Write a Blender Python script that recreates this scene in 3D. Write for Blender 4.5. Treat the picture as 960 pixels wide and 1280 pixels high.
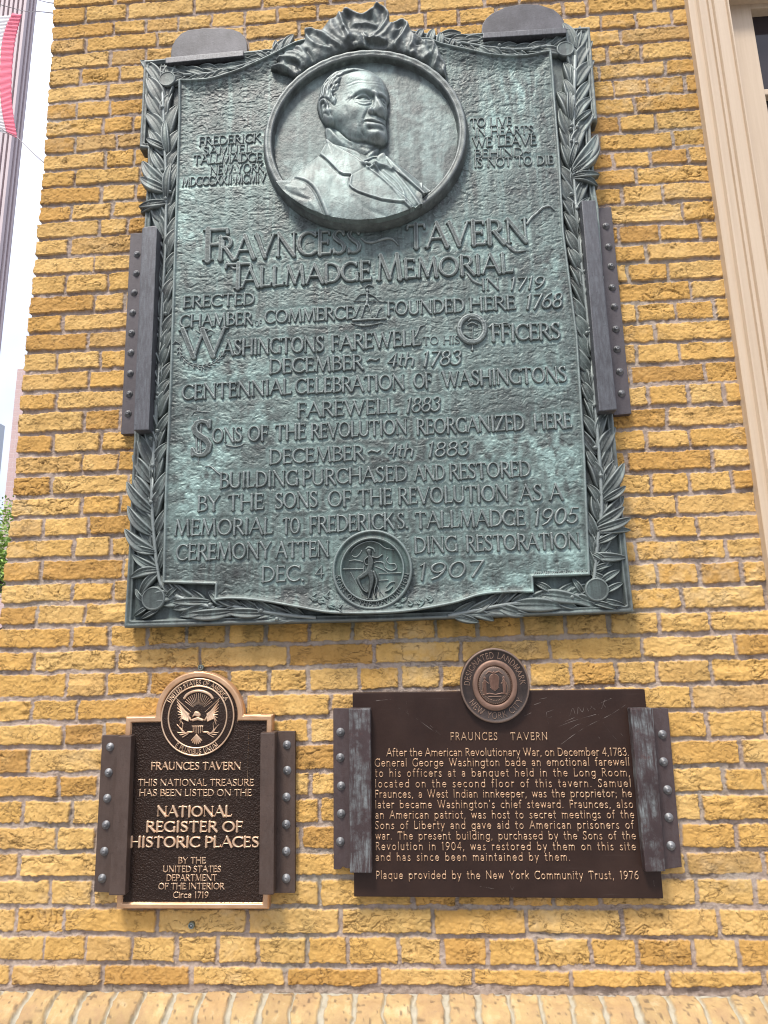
import bpy, bmesh, math, random
import numpy as np
from math import radians as R, sin, cos, pi

for _o in list(bpy.data.objects):
    bpy.data.objects.remove(_o, do_unlink=True)
SC = bpy.context.scene
COL = SC.collection
rnd = random.Random(7)

# ------------------------------------------------------------------ camera
FPX, PITCH, YAW, ROLL = 814.59461, 0.204638927, -0.0577116966, -0.0230450712
CAMD, CAMZ, ZOFF = 1.88044, 0.866917, 0.75          # metres in front of the wall, above the ledge; ledge above pavement


def _basis():
    cp, sp, cy, sy, cr, sr = cos(PITCH), sin(PITCH), cos(YAW), sin(YAW), cos(ROLL), sin(ROLL)
    F = np.array([sy * cp, cy * cp, sp]); r = np.array([cy, -sy, 0.0]); u = np.cross(r, F)
    return r * cr + u * sr, -r * sr + u * cr, F


CR, CU, CF = _basis()
CAMP = np.array([0.0, -CAMD, CAMZ + ZOFF])
cam_d = bpy.data.cameras.new("Camera")
cam = bpy.data.objects.new("Camera", cam_d)
COL.objects.link(cam)
from mathutils import Matrix, Vector
M4 = Matrix.Identity(4)
for i in range(3):
    M4[i][0], M4[i][1], M4[i][2], M4[i][3] = CR[i], CU[i], -CF[i], CAMP[i]
cam.matrix_world = M4
cam_d.sensor_fit = 'VERTICAL'
cam_d.sensor_height = 36.0
cam_d.sensor_width = 27.0
cam_d.lens = 36.0 * FPX / 1280.0
cam_d.clip_start = 0.05
cam_d.clip_end = 4000
SC.camera = cam

# ------------------------------------------------------------------ sky, sun, exposure
SUN_EL, SUN_ROT = R(62), R(205)
world = bpy.data.worlds.new("World")
SC.world = world
world.use_nodes = True
wn = world.node_tree
for n in list(wn.nodes):
    wn.nodes.remove(n)
sky = wn.nodes.new('ShaderNodeTexSky')
sky.sky_type = 'NISHITA'
sky.sun_disc = False
sky.sun_elevation = SUN_EL
sky.sun_rotation = SUN_ROT
sky.air_density = 1.0
sky.dust_density = 4.0
sky.ozone_density = 1.0
cl = wn.nodes.new('ShaderNodeTexNoise'); cl.inputs['Scale'].default_value = 3.0; cl.inputs['Detail'].default_value = 6
tc = wn.nodes.new('ShaderNodeTexCoord'); wn.links.new(tc.outputs['Generated'], cl.inputs['Vector'])
rp = wn.nodes.new('ShaderNodeValToRGB')
rp.color_ramp.elements[0].position = 0.35; rp.color_ramp.elements[0].color = (0.55, 0.55, 0.55, 1)
rp.color_ramp.elements[1].position = 0.62; rp.color_ramp.elements[1].color = (0.9, 0.9, 0.9, 1)
wn.links.new(cl.outputs['Fac'], rp.inputs['Fac'])
mx = wn.nodes.new('ShaderNodeMix'); mx.data_type = 'RGBA'
wn.links.new(rp.outputs['Color'], mx.inputs['Factor'])
wn.links.new(sky.outputs['Color'], mx.inputs['A'])
mx.inputs['B'].default_value = (7.8, 8.2, 9.6, 1)       # bright overcast cloud, in the sky texture's own units
bg = wn.nodes.new('ShaderNodeBackground'); bg.inputs['Strength'].default_value = 0.085
# an overcast sky is about three times brighter overhead than along the horizon
sx = wn.nodes.new('ShaderNodeSeparateXYZ'); wn.links.new(tc.outputs['Generated'], sx.inputs[0])
mr = wn.nodes.new('ShaderNodeMapRange'); mr.inputs['From Min'].default_value = 0.0; mr.inputs['From Max'].default_value = 1.0
mr.inputs['To Min'].default_value = 0.50; mr.inputs['To Max'].default_value = 1.45
wn.links.new(sx.outputs['Z'], mr.inputs['Value'])
ml = wn.nodes.new('ShaderNodeMix'); ml.data_type = 'RGBA'; ml.blend_type = 'MULTIPLY'; ml.inputs['Factor'].default_value = 1.0
wn.links.new(mx.outputs['Result'], ml.inputs['A']); wn.links.new(mr.outputs['Result'], ml.inputs['B'])
wn.links.new(ml.outputs['Result'], bg.inputs['Color'])
wo = wn.nodes.new('ShaderNodeOutputWorld'); wn.links.new(bg.outputs['Background'], wo.inputs['Surface'])

sun_d = bpy.data.lights.new("Sun", 'SUN')
sun_d.energy = 2.1
sun_d.angle = R(11)
sun_d.color = (1.0, 0.95, 0.87)
sun = bpy.data.objects.new("Sun", sun_d)
COL.objects.link(sun)
_dir = Vector((sin(SUN_ROT) * cos(SUN_EL), cos(SUN_ROT) * cos(SUN_EL), sin(SUN_EL)))
sun.rotation_euler = (-_dir).to_track_quat('-Z', 'Y').to_euler()
sun.location = _dir * 30

vs = SC.view_settings
vs.view_transform = 'Standard'
vs.look = 'None'
vs.exposure = 1.22
vs.gamma = 1.0
vs.use_curve_mapping = False
SC.cycles.filter_width = 1.1


# ------------------------------------------------------------------ helpers
def W(x, y, off=0.0):
    """point of the plane standing `off` metres in front of the wall seen at a photo pixel (960 x 1280): u, z"""
    x = np.asarray(x, float); y = np.asarray(y, float)
    dx = CF[0] * FPX + CR[0] * (x - 480) - CU[0] * (y - 640)
    dy = CF[1] * FPX + CR[1] * (x - 480) - CU[1] * (y - 640)
    dz = CF[2] * FPX + CR[2] * (x - 480) - CU[2] * (y - 640)
    t = (CAMD - off) / dy
    return dx * t, CAMP[2] + dz * t


def W3(x, y, off=0.0):
    u, z = W(x, y, off)
    return np.array([float(u), -off, float(z)])


def WP(pts, off=0.0):
    a = np.asarray(pts, float)
    u, z = W(a[:, 0], a[:, 1], off)
    return np.stack([u, z], 1)


def hsh(ix, iy, seed):
    h = (ix.astype(np.int64) * 374761393 + iy.astype(np.int64) * 668265263 + seed * 974711) & 0xffffffff
    h = ((h ^ (h >> 13)) * 1274126177) & 0xffffffff
    return ((h ^ (h >> 16)) & 0xffff) / 65535.0


def vnoise(X, Y, seed=0):
    ix = np.floor(X); iy = np.floor(Y)
    fx = X - ix; fy = Y - iy
    fx = fx * fx * fx * (fx * (fx * 6 - 15) + 10); fy = fy * fy * fy * (fy * (fy * 6 - 15) + 10)
    ix = ix.astype(np.int64); iy = iy.astype(np.int64)
    a = hsh(ix, iy, seed); b = hsh(ix + 1, iy, seed); c = hsh(ix, iy + 1, seed); d = hsh(ix + 1, iy + 1, seed)
    return (a + (b - a) * fx) * (1 - fy) + (c + (d - c) * fx) * fy


def fbm(X, Y, seed=0, oct=4, gain=0.5):
    s = 0; a = 1; t = 0
    for i in range(oct):
        s = s + a * vnoise(X * 2 ** i + 17.3 * i, Y * 2 ** i - 9.1 * i, seed + i * 13); t += a; a *= gain
    return s / t


def sstep(a, b, x):
    t = np.clip((x - a) / (b - a), 0, 1)
    return t * t * (3 - 2 * t)


def sdf_poly(P, X, Y):
    """signed distance to a closed polygon, negative inside"""
    P = np.asarray(P, float); n = len(P)
    D = np.full(X.shape, 1e18); ins = np.zeros(X.shape, bool)
    for i in range(n):
        ax, ay = P[i]; bx, by = P[(i + 1) % n]
        ex, ey = bx - ax, by - ay
        wx, wy = X - ax, Y - ay
        t = np.clip((wx * ex + wy * ey) / (ex * ex + ey * ey + 1e-18), 0, 1)
        D = np.minimum(D, (wx - ex * t) ** 2 + (wy - ey * t) ** 2)
        if ay != by:
            c = (ay > Y) != (by > Y)
            ins ^= c & (X < (bx - ax) * (Y - ay) / (by - ay) + ax)
    D = np.sqrt(D)
    return np.where(ins, -D, D)


def spline(pts, n=8, closed=False):
    """Catmull-Rom through points"""
    p = np.asarray(pts, float); m = len(p); out = []
    for i in range(m if closed else m - 1):
        p0 = p[(i - 1) % m] if closed or i > 0 else 2 * p[0] - p[1]
        p1 = p[i]; p2 = p[(i + 1) % m]
        p3 = p[(i + 2) % m] if closed or i + 2 < m else 2 * p[-1] - p[-2]
        for k in range(n):
            t = k / n
            out.append(0.5 * (2 * p1 + (p2 - p0) * t + (2 * p0 - 5 * p1 + 4 * p2 - p3) * t * t + (3 * p1 - p0 - 3 * p2 + p3) * t ** 3))
    if not closed:
        out.append(p[-1])
    return np.array(out)


def dist_line(P, X, Y):
    P = np.asarray(P, float); D = np.full(X.shape, 1e18)
    for i in range(len(P) - 1):
        ax, ay = P[i][:2]; bx, by = P[i + 1][:2]
        ex, ey = bx - ax, by - ay
        t = np.clip(((X - ax) * ex + (Y - ay) * ey) / (ex * ex + ey * ey + 1e-18), 0, 1)
        D = np.minimum(D, (X - ax - ex * t) ** 2 + (Y - ay - ey * t) ** 2)
    return np.sqrt(D)


def strokes_sdf(strokes, x0, y0, nx, ny, res, pad):
    """strokes: list of arrays (n,3) x, y, radius; returns min(dist - radius) on the grid"""
    D = np.full((ny, nx), 1.0)
    for S in strokes:
        for i in range(len(S) - 1):
            ax, ay, ra = S[i]; bx, by, rb = S[i + 1]
            m = max(ra, rb) + pad
            i0 = max(0, int((min(ax, bx) - m - x0) / res)); i1 = min(nx, int((max(ax, bx) + m - x0) / res) + 2)
            j0 = max(0, int((min(ay, by) - m - y0) / res)); j1 = min(ny, int((max(ay, by) + m - y0) / res) + 2)
            if i0 >= i1 or j0 >= j1:
                continue
            X = x0 + res * np.arange(i0, i1)[None, :]; Y = y0 + res * np.arange(j0, j1)[:, None]
            ex, ey = bx - ax, by - ay
            t = np.clip(((X - ax) * ex + (Y - ay) * ey) / (ex * ex + ey * ey + 1e-18), 0, 1)
            d = np.sqrt((X - ax - ex * t) ** 2 + (Y - ay - ey * t) ** 2) - (ra + (rb - ra) * t)
            D[j0:j1, i0:i1] = np.minimum(D[j0:j1, i0:i1], d)
    return D


def mesh_np(name, V, faces, mat, root=None, smooth=True, attrs=None, loc=None):
    """link one mesh object; V world coordinates; faces = list of int arrays (m,k)"""
    base = np.array(loc if loc is not None else (root.matrix_basis.translation if root else (0, 0, 0)), float)
    V = np.asarray(V, np.float32) - base.astype(np.float32)
    me = bpy.data.meshes.new(name)
    fs = [np.asarray(f, np.int32) for f in faces if len(f)]
    nl = sum(f.size for f in fs); nf = sum(len(f) for f in fs)
    me.vertices.add(len(V)); me.vertices.foreach_set('co', V.ravel())
    me.loops.add(nl); me.polygons.add(nf)
    me.loops.foreach_set('vertex_index', np.concatenate([f.ravel() for f in fs]))
    tot = np.concatenate([np.full(len(f), f.shape[1], np.int32) for f in fs])
    st = np.concatenate([[0], np.cumsum(tot)[:-1]]).astype(np.int32)
    me.polygons.foreach_set('loop_start', st)
    try:
        me.polygons.foreach_set('loop_total', tot)
    except Exception:
        pass
    me.polygons.foreach_set('use_smooth', np.full(nf, bool(smooth)))
    if attrs:
        for an, av in attrs.items():
            a = me.color_attributes.new(an, 'FLOAT_COLOR', 'POINT')
            c = np.ones((len(V), 4), np.float32); c[:, :av.shape[1]] = av
            a.data.foreach_set('color', c.ravel())
    me.update(calc_edges=True)
    me.validate()
    if mat:
        me.materials.append(mat)
    o = bpy.data.objects.new(name, me)
    COL.objects.link(o)
    if root:
        o.parent = root
        if root.type == 'MESH':            # sub-part: root chain offsets
            pass
    else:
        o.location = base
    return o


def relief(name, root, mat, U, Z, d, off, back=None, smooth=True, attrs=None, loc=None):
    """height field clipped to d<0 on a regular grid, edge vertices pulled on to the outline, optional skirt to depth `back`"""
    U = U.copy(); Z = Z.copy(); off = np.broadcast_to(off, U.shape).copy()
    ins = d < 0
    cell = ins[:-1, :-1] | ins[1:, :-1] | ins[:-1, 1:] | ins[1:, 1:]
    if not cell.any():
        return None
    su = abs(U[0, 1] - U[0, 0]) + 1e-12; sz = abs(Z[1, 0] - Z[0, 0]) + 1e-12
    gz, gu = np.gradient(d)
    gu = gu / su * np.sign(U[0, 1] - U[0, 0]); gz = gz / sz * np.sign(Z[1, 0] - Z[0, 0])
    g = gu * gu + gz * gz + 1e-9
    m = (~ins)
    k = np.clip(d, 0, 2.2 * max(su, sz)) / np.sqrt(g)
    nrm = np.sqrt(g)
    U[m] -= (k * gu / nrm)[m]; Z[m] -= (k * gz / nrm)[m]
    ny, nx = d.shape
    idx = np.arange(ny * nx).reshape(ny, nx)
    jj, ii = np.nonzero(cell)
    q = np.stack([idx[jj, ii], idx[jj, ii + 1], idx[jj + 1, ii + 1], idx[jj + 1, ii]], 1)
    if (U[0, 1] - U[0, 0]) * (Z[1, 0] - Z[0, 0]) < 0:
        q = q[:, ::-1]
    V = np.stack([U.ravel(), -off.ravel(), Z.ravel()], 1)
    faces = [q]
    if back is not None:
        E = []
        c = np.pad(cell, 1)
        up = cell & ~c[:-2, 1:-1]; dn = cell & ~c[2:, 1:-1]; lf = cell & ~c[1:-1, :-2]; rt = cell & ~c[1:-1, 2:]
        for msk, a, b in ((up, (0, 0), (0, 1)), (dn, (1, 1), (1, 0)), (lf, (1, 0), (0, 0)), (rt, (0, 1), (1, 1))):
            j, i = np.nonzero(msk)
            E.append(np.stack([idx[j + a[0], i + a[1]], idx[j + b[0], i + b[1]]], 1))
        E = np.concatenate(E)
        n0 = len(V)
        used = np.unique(E); mp = np.zeros(n0, np.int64); mp[used] = np.arange(len(used)) + n0 + len(used)
        top = np.zeros(n0, np.int64); top[used] = np.arange(len(used)) + n0       # own ring for a crisp edge
        Vt = V[used].copy(); Vb = V[used].copy(); Vb[:, 1] = -back
        V = np.concatenate([V, Vt, Vb])
        sk = np.stack([top[E[:, 1]], top[E[:, 0]], mp[E[:, 0]], mp[E[:, 1]]], 1)
        if (U[0, 1] - U[0, 0]) * (Z[1, 0] - Z[0, 0]) < 0:
            sk = sk[:, ::-1]
        faces.append(sk)
    allf = np.concatenate(faces)
    used, inv = np.unique(allf, return_inverse=True)
    allf = inv.reshape(allf.shape)
    at = None
    if attrs:
        at = {}
        for kx, a in attrs.items():
            a = a.reshape(-1, a.shape[-1])
            if back is not None:
                a = np.concatenate([a, a[np.unique(E)], a[np.unique(E)]])
            at[kx] = a[used]
    return mesh_np(name, V[used], [allf], mat, root, smooth, at, loc)


def grid(u0, u1, z0, z1, res):
    nx = int(math.ceil((u1 - u0) / res)) + 1; nz = int(math.ceil((z1 - z0) / res)) + 1
    return np.meshgrid(u0 + res * np.arange(nx), z0 + res * np.arange(nz))


class MB:
    """collects verts and faces in world coordinates, built as ONE mesh object"""
    def __init__(s):
        s.v = []; s.f = []

    def add(s, vs, fs):
        b = len(s.v); s.v += [tuple(map(float, p)) for p in vs]; s.f += [[b + i for i in f] for f in fs]

    def box(s, a, b):
        x0, y0, z0 = a; x1, y1, z1 = b
        s.add([(x0, y0, z0), (x1, y0, z0), (x1, y1, z0), (x0, y1, z0), (x0, y0, z1), (x1, y0, z1), (x1, y1, z1), (x0, y1, z1)],
              [(0, 3, 2, 1), (4, 5, 6, 7), (0, 1, 5, 4), (1, 2, 6, 5), (2, 3, 7, 6), (3, 0, 4, 7)])

    def slab(s, poly, off0, off1):
        """poly: (u,z) outline, counter-clockwise seen from the street, from depth off0 to off1"""
        n = len(poly)
        a = sum(poly[i][0] * poly[(i + 1) % n][1] - poly[(i + 1) % n][0] * poly[i][1] for i in range(n))
        if a < 0:
            poly = poly[::-1]
        vs = [(u, -off1, z) for u, z in poly] + [(u, -off0, z) for u, z in poly]
        fs = [list(range(n)), list(range(2 * n - 1, n - 1, -1))]
        fs += [(i, n + i, n + (i + 1) % n, (i + 1) % n) for i in range(n)]
        s.add(vs, fs)

    def tube(s, pts, r, n=8):
        pts = [np.array(p, float) for p in pts]; rings = []
        for i, p in enumerate(pts):
            t = pts[min(i + 1, len(pts) - 1)] - pts[max(i - 1, 0)]; t /= np.linalg.norm(t) + 1e-12
            a = np.cross(t, (0, 0, 1.0))
            if np.linalg.norm(a) < 1e-3:
                a = np.array([1.0, 0, 0])
            a /= np.linalg.norm(a); b = np.cross(t, a)
            rr = r[i] if hasattr(r, '__len__') else r
            rings.append([p + rr * (cos(2 * pi * k / n) * a + sin(2 * pi * k / n) * b) for k in range(n)])
        vs = [v for g in rings for v in g]; fs = []
        for i in range(len(rings) - 1):
            for k in range(n):
                fs.append((i * n + k, i * n + (k + 1) % n, (i + 1) * n + (k + 1) % n, (i + 1) * n + k))
        fs.append(list(range(n))); fs.append([(len(rings) - 1) * n + n - 1 - k for k in range(n)])
        s.add(vs, fs)

    def lathe(s, c, prof, n=24, sx=1.0, sz=1.0):
        """revolve (radius, off) about the wall normal through c=(u,z)"""
        vs = []; m = len(prof)
        for r, o in prof:
            for k in range(n):
                vs.append((c[0] + sx * r * cos(2 * pi * k / n), -o, c[1] + sz * r * sin(2 * pi * k / n)))
        fs = []
        for i in range(m - 1):
            for k in range(n):
                fs.append((i * n + k, i * n + (k + 1) % n, (i + 1) * n + (k + 1) % n, (i + 1) * n + k))
        fs.append([(m - 1) * n + k for k in range(n)])
        s.add(vs, fs)

    def build(s, name, mat, root=None, smooth=False, bevel=0.0, segs=2, loc=None):
        base = Vector(loc) if loc is not None else (root.matrix_basis.translation.copy() if root else Vector((0, 0, 0)))
        me = bpy.data.meshes.new(name)
        me.from_pydata([tuple(Vector(v) - base) for v in s.v], [], s.f)
        bm = bmesh.new(); bm.from_mesh(me)
        bmesh.ops.recalc_face_normals(bm, faces=bm.faces)
        if bevel > 0:
            es = [e for e in bm.edges if len(e.link_faces) == 2 and e.calc_face_angle(0) > 0.6]
            bmesh.ops.bevel(bm, geom=es, offset=bevel, segments=segs, profile=0.6, affect='EDGES', clamp_overlap=True)
        bm.to_mesh(me); bm.free()
        if smooth:
            me.polygons.foreach_set('use_smooth', [True] * len(me.polygons))
        me.update()
        if mat:
            me.materials.append(mat)
        o = bpy.data.objects.new(name, me); COL.objects.link(o)
        if root:
            o.parent = root
        else:
            o.location = base
        return o


def sub(root_part, child, thing_root):
    """make `child` (built in the thing's frame) a sub-part of a part of that thing"""
    child.parent = root_part
    return child


def thing(name, label, cat, loc, group=None):
    o = bpy.data.objects.new(name, None); COL.objects.link(o)
    o.empty_display_size = 0.05
    o.location = loc
    o['label'] = label; o['category'] = cat
    if group:
        o['group'] = group
    return o


def tag(o, label=None, cat=None, group=None, kind=None):
    if label: o['label'] = label
    if cat: o['category'] = cat
    if group: o['group'] = group
    if kind: o['kind'] = kind
    return o


# ------------------------------------------------------------------ materials
class NT:
    def __init__(s, name):
        s.m = bpy.data.materials.new(name); s.m.use_nodes = True
        s.t = s.m.node_tree; s.b = s.t.nodes['Principled BSDF']
        s.co = s.n('ShaderNodeTexCoord').outputs['Object']

    def n(s, ty, ins=None, **kw):
        x = s.t.nodes.new(ty)
        for k, v in kw.items():
            setattr(x, k, v)
        for k, v in (ins or {}).items():
            s.put(x.inputs[k], v)
        return x

    def put(s, sock, v):
        if isinstance(v, bpy.types.NodeSocket):
            s.t.links.new(v, sock)
        elif isinstance(v, (tuple, list)) and len(v) == 3 and sock.type == 'RGBA':
            sock.default_value = (*v, 1)
        else:
            sock.default_value = v

    def map(s, scale=(1, 1, 1), rot=(0, 0, 0), loc=(0, 0, 0), src=None):
        return s.n('ShaderNodeMapping', {'Vector': src or s.co, 'Scale': scale, 'Rotation': rot, 'Location': loc}).outputs[0]

    def noise(s, scale, detail=6, vec=None, rough=0.55, dist=0.0):
        return s.n('ShaderNodeTexNoise', {'Vector': vec or s.co, 'Scale': scale, 'Detail': detail, 'Roughness': rough, 'Distortion': dist}).outputs['Fac']

    def ramp(s, fac, stops):
        r = s.n('ShaderNodeValToRGB', {'Fac': fac}); e = r.color_ramp.elements
        while len(e) < len(stops):
            e.new(0.5)
        for i, (p, c) in enumerate(stops):
            e[i].position = p
            e[i].color = (c, c, c, 1) if not isinstance(c, (tuple, list)) else (*c, 1)
        return r.outputs['Color']

    def mix(s, f, a, b, mode='MIX'):
        x = s.n('ShaderNodeMix', data_type='RGBA', blend_type=mode)
        s.put(x.inputs['Factor'], f); s.put(x.inputs['A'], a); s.put(x.inputs['B'], b)
        return x.outputs['Result']

    def math(s, op, a, b=0.0, c=0.0):
        x = s.n('ShaderNodeMath', operation=op)
        s.put(x.inputs[0], a); s.put(x.inputs[1], b); s.put(x.inputs[2], c)
        return x.outputs[0]

    def bump(s, h, dist, strength=1.0):
        s.put(s.b.inputs['Normal'], s.n('ShaderNodeBump', {'Height': h, 'Distance': dist, 'Strength': strength}).outputs[0])

    def set(s, **kw):
        for k, v in kw.items():
            s.put(s.b.inputs[k.replace('_', ' ')], v)
        return s.m


def mat_bronze(name, dark, mid, verd, edge, vamt=0.5, edge_amt=0.8, metal=0.3, wear_shade=False):
    t = NT(name)
    dark, mid, verd, edge = [tuple(v * 0.76 for v in q_) for q_ in (dark, mid, verd, edge)]
    big = t.noise(3.2, 5, rough=0.6)
    med = t.noise(16, 8, rough=0.65, dist=0.4)
    streak = t.noise(1.0, 6, t.map((38, 38, 2.4)), rough=0.6)
    fine = t.noise(160, 5)
    f1 = t.ramp(t.math('ADD', t.math('MULTIPLY', big, 0.55), t.math('MULTIPLY', med, 0.45)), [(0.40, 0.0), (0.62, 1.0)])
    c = t.mix(t.ramp(med, [(0.3, 0.0), (0.72, 1.0)]), dark, mid)
    c = t.mix(t.math('MULTIPLY', f1, vamt), c, verd)
    c = t.mix(t.math('MULTIPLY', t.ramp(streak, [(0.52, 0.0), (0.72, 1.0)]), 0.6), c, tuple(min(1, v * 1.25) for v in verd))
    c = t.mix(t.math('MULTIPLY', t.ramp(streak, [(0.28, 1.0), (0.46, 0.0)]), 0.7), c, tuple(v * 0.7 for v in dark))
    c = t.mix(t.ramp(fine, [(0.3, 0.35), (0.55, 0.0)]), c, dark)
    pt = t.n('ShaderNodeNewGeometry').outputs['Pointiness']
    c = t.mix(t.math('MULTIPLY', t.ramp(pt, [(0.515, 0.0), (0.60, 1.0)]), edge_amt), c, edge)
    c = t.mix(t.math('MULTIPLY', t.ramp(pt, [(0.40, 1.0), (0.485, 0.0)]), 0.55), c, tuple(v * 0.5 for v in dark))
    if wear_shade:
        va = t.n('ShaderNodeVertexColor', layer_name='wear_shade'); sp = t.n('ShaderNodeSeparateColor', {'Color': va.outputs[0]})
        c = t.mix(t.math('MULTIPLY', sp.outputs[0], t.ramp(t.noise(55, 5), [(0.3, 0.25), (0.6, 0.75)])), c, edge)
        c = t.mix(t.math('MULTIPLY', sp.outputs[1], t.ramp(t.noise(40, 5), [(0.35, 0.3), (0.62, 0.9)])), c, tuple(v * 0.42 for v in dark))  # G darkens; on the field it includes shade painted round the letters
        c = t.mix(t.math('MULTIPLY', sp.outputs[2], t.ramp(t.noise(30, 5), [(0.36, 0.1), (0.60, 0.9)])), c, tuple(min(1, v * 1.5) for v in verd))
    t.bump(t.noise(260, 6, rough=0.7), 0.0012, 0.7)
    return t.set(Base_Color=c, Metallic=metal, Roughness=t.ramp(med, [(0.3, 0.42), (0.7, 0.62)]))


M = {}
M['bronze'] = mat_bronze('patinated_bronze', (0.048, 0.053, 0.050), (0.118, 0.133, 0.126), (0.215, 0.305, 0.28), (0.36, 0.41, 0.39), 0.55, wear_shade=True)
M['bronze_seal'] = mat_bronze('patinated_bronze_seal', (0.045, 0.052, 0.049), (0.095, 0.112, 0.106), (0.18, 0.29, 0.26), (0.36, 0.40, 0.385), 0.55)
M['bronze_relief'] = mat_bronze('patinated_bronze_relief', (0.085, 0.098, 0.094), (0.160, 0.186, 0.177), (0.255, 0.335, 0.315), (0.46, 0.50, 0.485), 0.6, 0.5, wear_shade=True)
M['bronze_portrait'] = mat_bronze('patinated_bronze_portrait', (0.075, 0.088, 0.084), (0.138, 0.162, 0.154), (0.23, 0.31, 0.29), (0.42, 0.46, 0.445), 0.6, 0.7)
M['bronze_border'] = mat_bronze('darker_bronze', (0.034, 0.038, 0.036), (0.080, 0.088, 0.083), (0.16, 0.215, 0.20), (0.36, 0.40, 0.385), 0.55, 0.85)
M['bronze_letter'] = mat_bronze('letter_bronze', (0.050, 0.056, 0.053), (0.092, 0.104, 0.099), (0.14, 0.19, 0.175), (0.42, 0.47, 0.45), 0.35, 0.3, wear_shade=True)


def mat_metal(name, a, b, wear_shade, wear_amt, rough=0.45, metal=0.6, sc=(60, 60, 4)):
    t = NT(name)
    a, b, wear_shade = [tuple(v * 0.80 for v in q_) for q_ in (a, b, wear_shade)]
    n1 = t.noise(9, 8, rough=0.65)
    st = t.noise(1.0, 7, t.map(sc), rough=0.7)
    c = t.mix(t.ramp(n1, [(0.35, 0.0), (0.7, 1.0)]), a, b)
    c = t.mix(t.math('MULTIPLY', t.ramp(st, [(0.42, 0.0), (0.66, 1.0)]), wear_amt), c, wear_shade)
    c = t.mix(t.ramp(t.noise(90, 5), [(0.58, 0.0), (0.75, 0.5)]), c, tuple(v * 0.5 for v in a))
    t.bump(t.noise(220, 5), 0.001, 0.5)
    return t.set(Base_Color=c, Metallic=metal, Roughness=rough)


M['bracket'] = mat_metal('slate_painted_steel', (0.066, 0.064, 0.070), (0.105, 0.103, 0.113), (0.19, 0.21, 0.225), 0.4, 0.5, 0.3, (150, 150, 26))
M['slate'] = mat_metal('smudged_slate_steel', (0.046, 0.043, 0.049), (0.075, 0.070, 0.079), (0.17, 0.165, 0.185), 0.45, 0.6, 0.2, (14, 14, 10))
M['flange'] = mat_metal('purplish_painted_steel', (0.062, 0.050, 0.053), (0.10, 0.082, 0.088), (0.16, 0.15, 0.16), 0.2, 0.55, 0.15, (60, 60, 30))
M['brown_bracket'] = mat_metal('brown_painted_steel', (0.056, 0.033, 0.024), (0.092, 0.057, 0.043), (0.15, 0.115, 0.10), 0.2, 0.58, 0.1, (60, 60, 24))
t = NT('worn_maroon_steel')
c = t.mix(t.ramp(t.noise(7, 8, rough=0.65), [(0.3, 0.0), (0.7, 1.0)]), (0.030, 0.018, 0.018), (0.058, 0.037, 0.037))
sc_ = t.math('MULTIPLY', t.ramp(t.noise(1.0, 8, t.map((150, 150, 16)), rough=0.7), [(0.40, 0.0), (0.62, 1.0)]), t.ramp(t.noise(13, 10, rough=0.72), [(0.44, 0.0), (0.60, 1.0)]))
c = t.mix(t.math('MULTIPLY', sc_, 0.85), c, (0.21, 0.235, 0.235))
c = t.mix(t.ramp(t.noise(34, 8, rough=0.75), [(0.60, 0.0), (0.70, 0.6)]), c, (0.085, 0.030, 0.022))
t.bump(t.noise(160, 7, rough=0.7), 0.0012, 0.6)
M['worn_bracket'] = t.set(Base_Color=c, Metallic=0.15, Roughness=0.5)
M['bronze_ribbon'] = mat_bronze('ribbon_bronze', (0.06, 0.066, 0.063), (0.145, 0.160, 0.153), (0.20, 0.255, 0.24), (0.46, 0.49, 0.475), 0.4, 0.95)
M['maroon_flange'] = mat_metal('maroon_steel', (0.052, 0.031, 0.030), (0.084, 0.055, 0.053), (0.15, 0.135, 0.14), 0.2, 0.55, 0.1, (60, 60, 30))
M['rivet'] = mat_metal('galvanised_rivet', (0.13, 0.13, 0.135), (0.23, 0.23, 0.235), (0.38, 0.39, 0.40), 0.5, 0.5, 0.4)
M['rivet_dark'] = mat_metal('dull_rivet', (0.09, 0.088, 0.092), (0.17, 0.17, 0.175), (0.30, 0.31, 0.32), 0.5, 0.42, 0.45)
M['bolt'] = mat_metal('greenish_anchor_metal', (0.12, 0.17, 0.155), (0.25, 0.30, 0.28), (0.4, 0.45, 0.42), 0.5, 0.4, 0.6)


def mat_copper(name, a, b, rough, dark=None):
    t = NT(name)
    a, b = [tuple(v * 0.86 for v in q_) for q_ in (a, b)]
    c = t.mix(t.ramp(t.noise(22, 6), [(0.35, 0.0), (0.7, 1.0)]), a, b)
    if dark:
        c = t.mix(t.ramp(t.noise(70, 6, rough=0.7), [(0.52, 0.0), (0.68, 0.7)]), c, dark)
    t.bump(t.noise(300, 4), 0.0006, 0.5)
    return t.set(Base_Color=c, Metallic=0.75, Roughness=rough)


M['copper'] = mat_copper('polished_copper_bronze', (0.60, 0.355, 0.20), (0.76, 0.49, 0.30), 0.45)
M['gold_letter'] = mat_copper('bronze_gilt_letter', (0.74, 0.50, 0.33), (0.86, 0.63, 0.44), 0.42)
M['tan_letter'] = mat_copper('worn_tan_letter', (0.58, 0.375, 0.235), (0.72, 0.50, 0.33), 0.48, (0.24, 0.13, 0.08))
M['pebble'] = None
t = NT('brown_pebbled_bronze')
vz = t.n('ShaderNodeTexVoronoi', {'Vector': t.co, 'Scale': 260.0})
t.bump(t.math('ADD', t.noise(300, 3), t.math('MULTIPLY', vz.outputs['Distance'], 0.6)), 0.003, 0.8)
M['pebble'] = t.set(Base_Color=t.mix(t.noise(12, 5), (0.015, 0.0078, 0.0052), (0.029, 0.015, 0.0095)), Metallic=0.0, Roughness=0.42, Specular_IOR_Level=0.22)
t = NT('smooth_brown_bronze')
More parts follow.
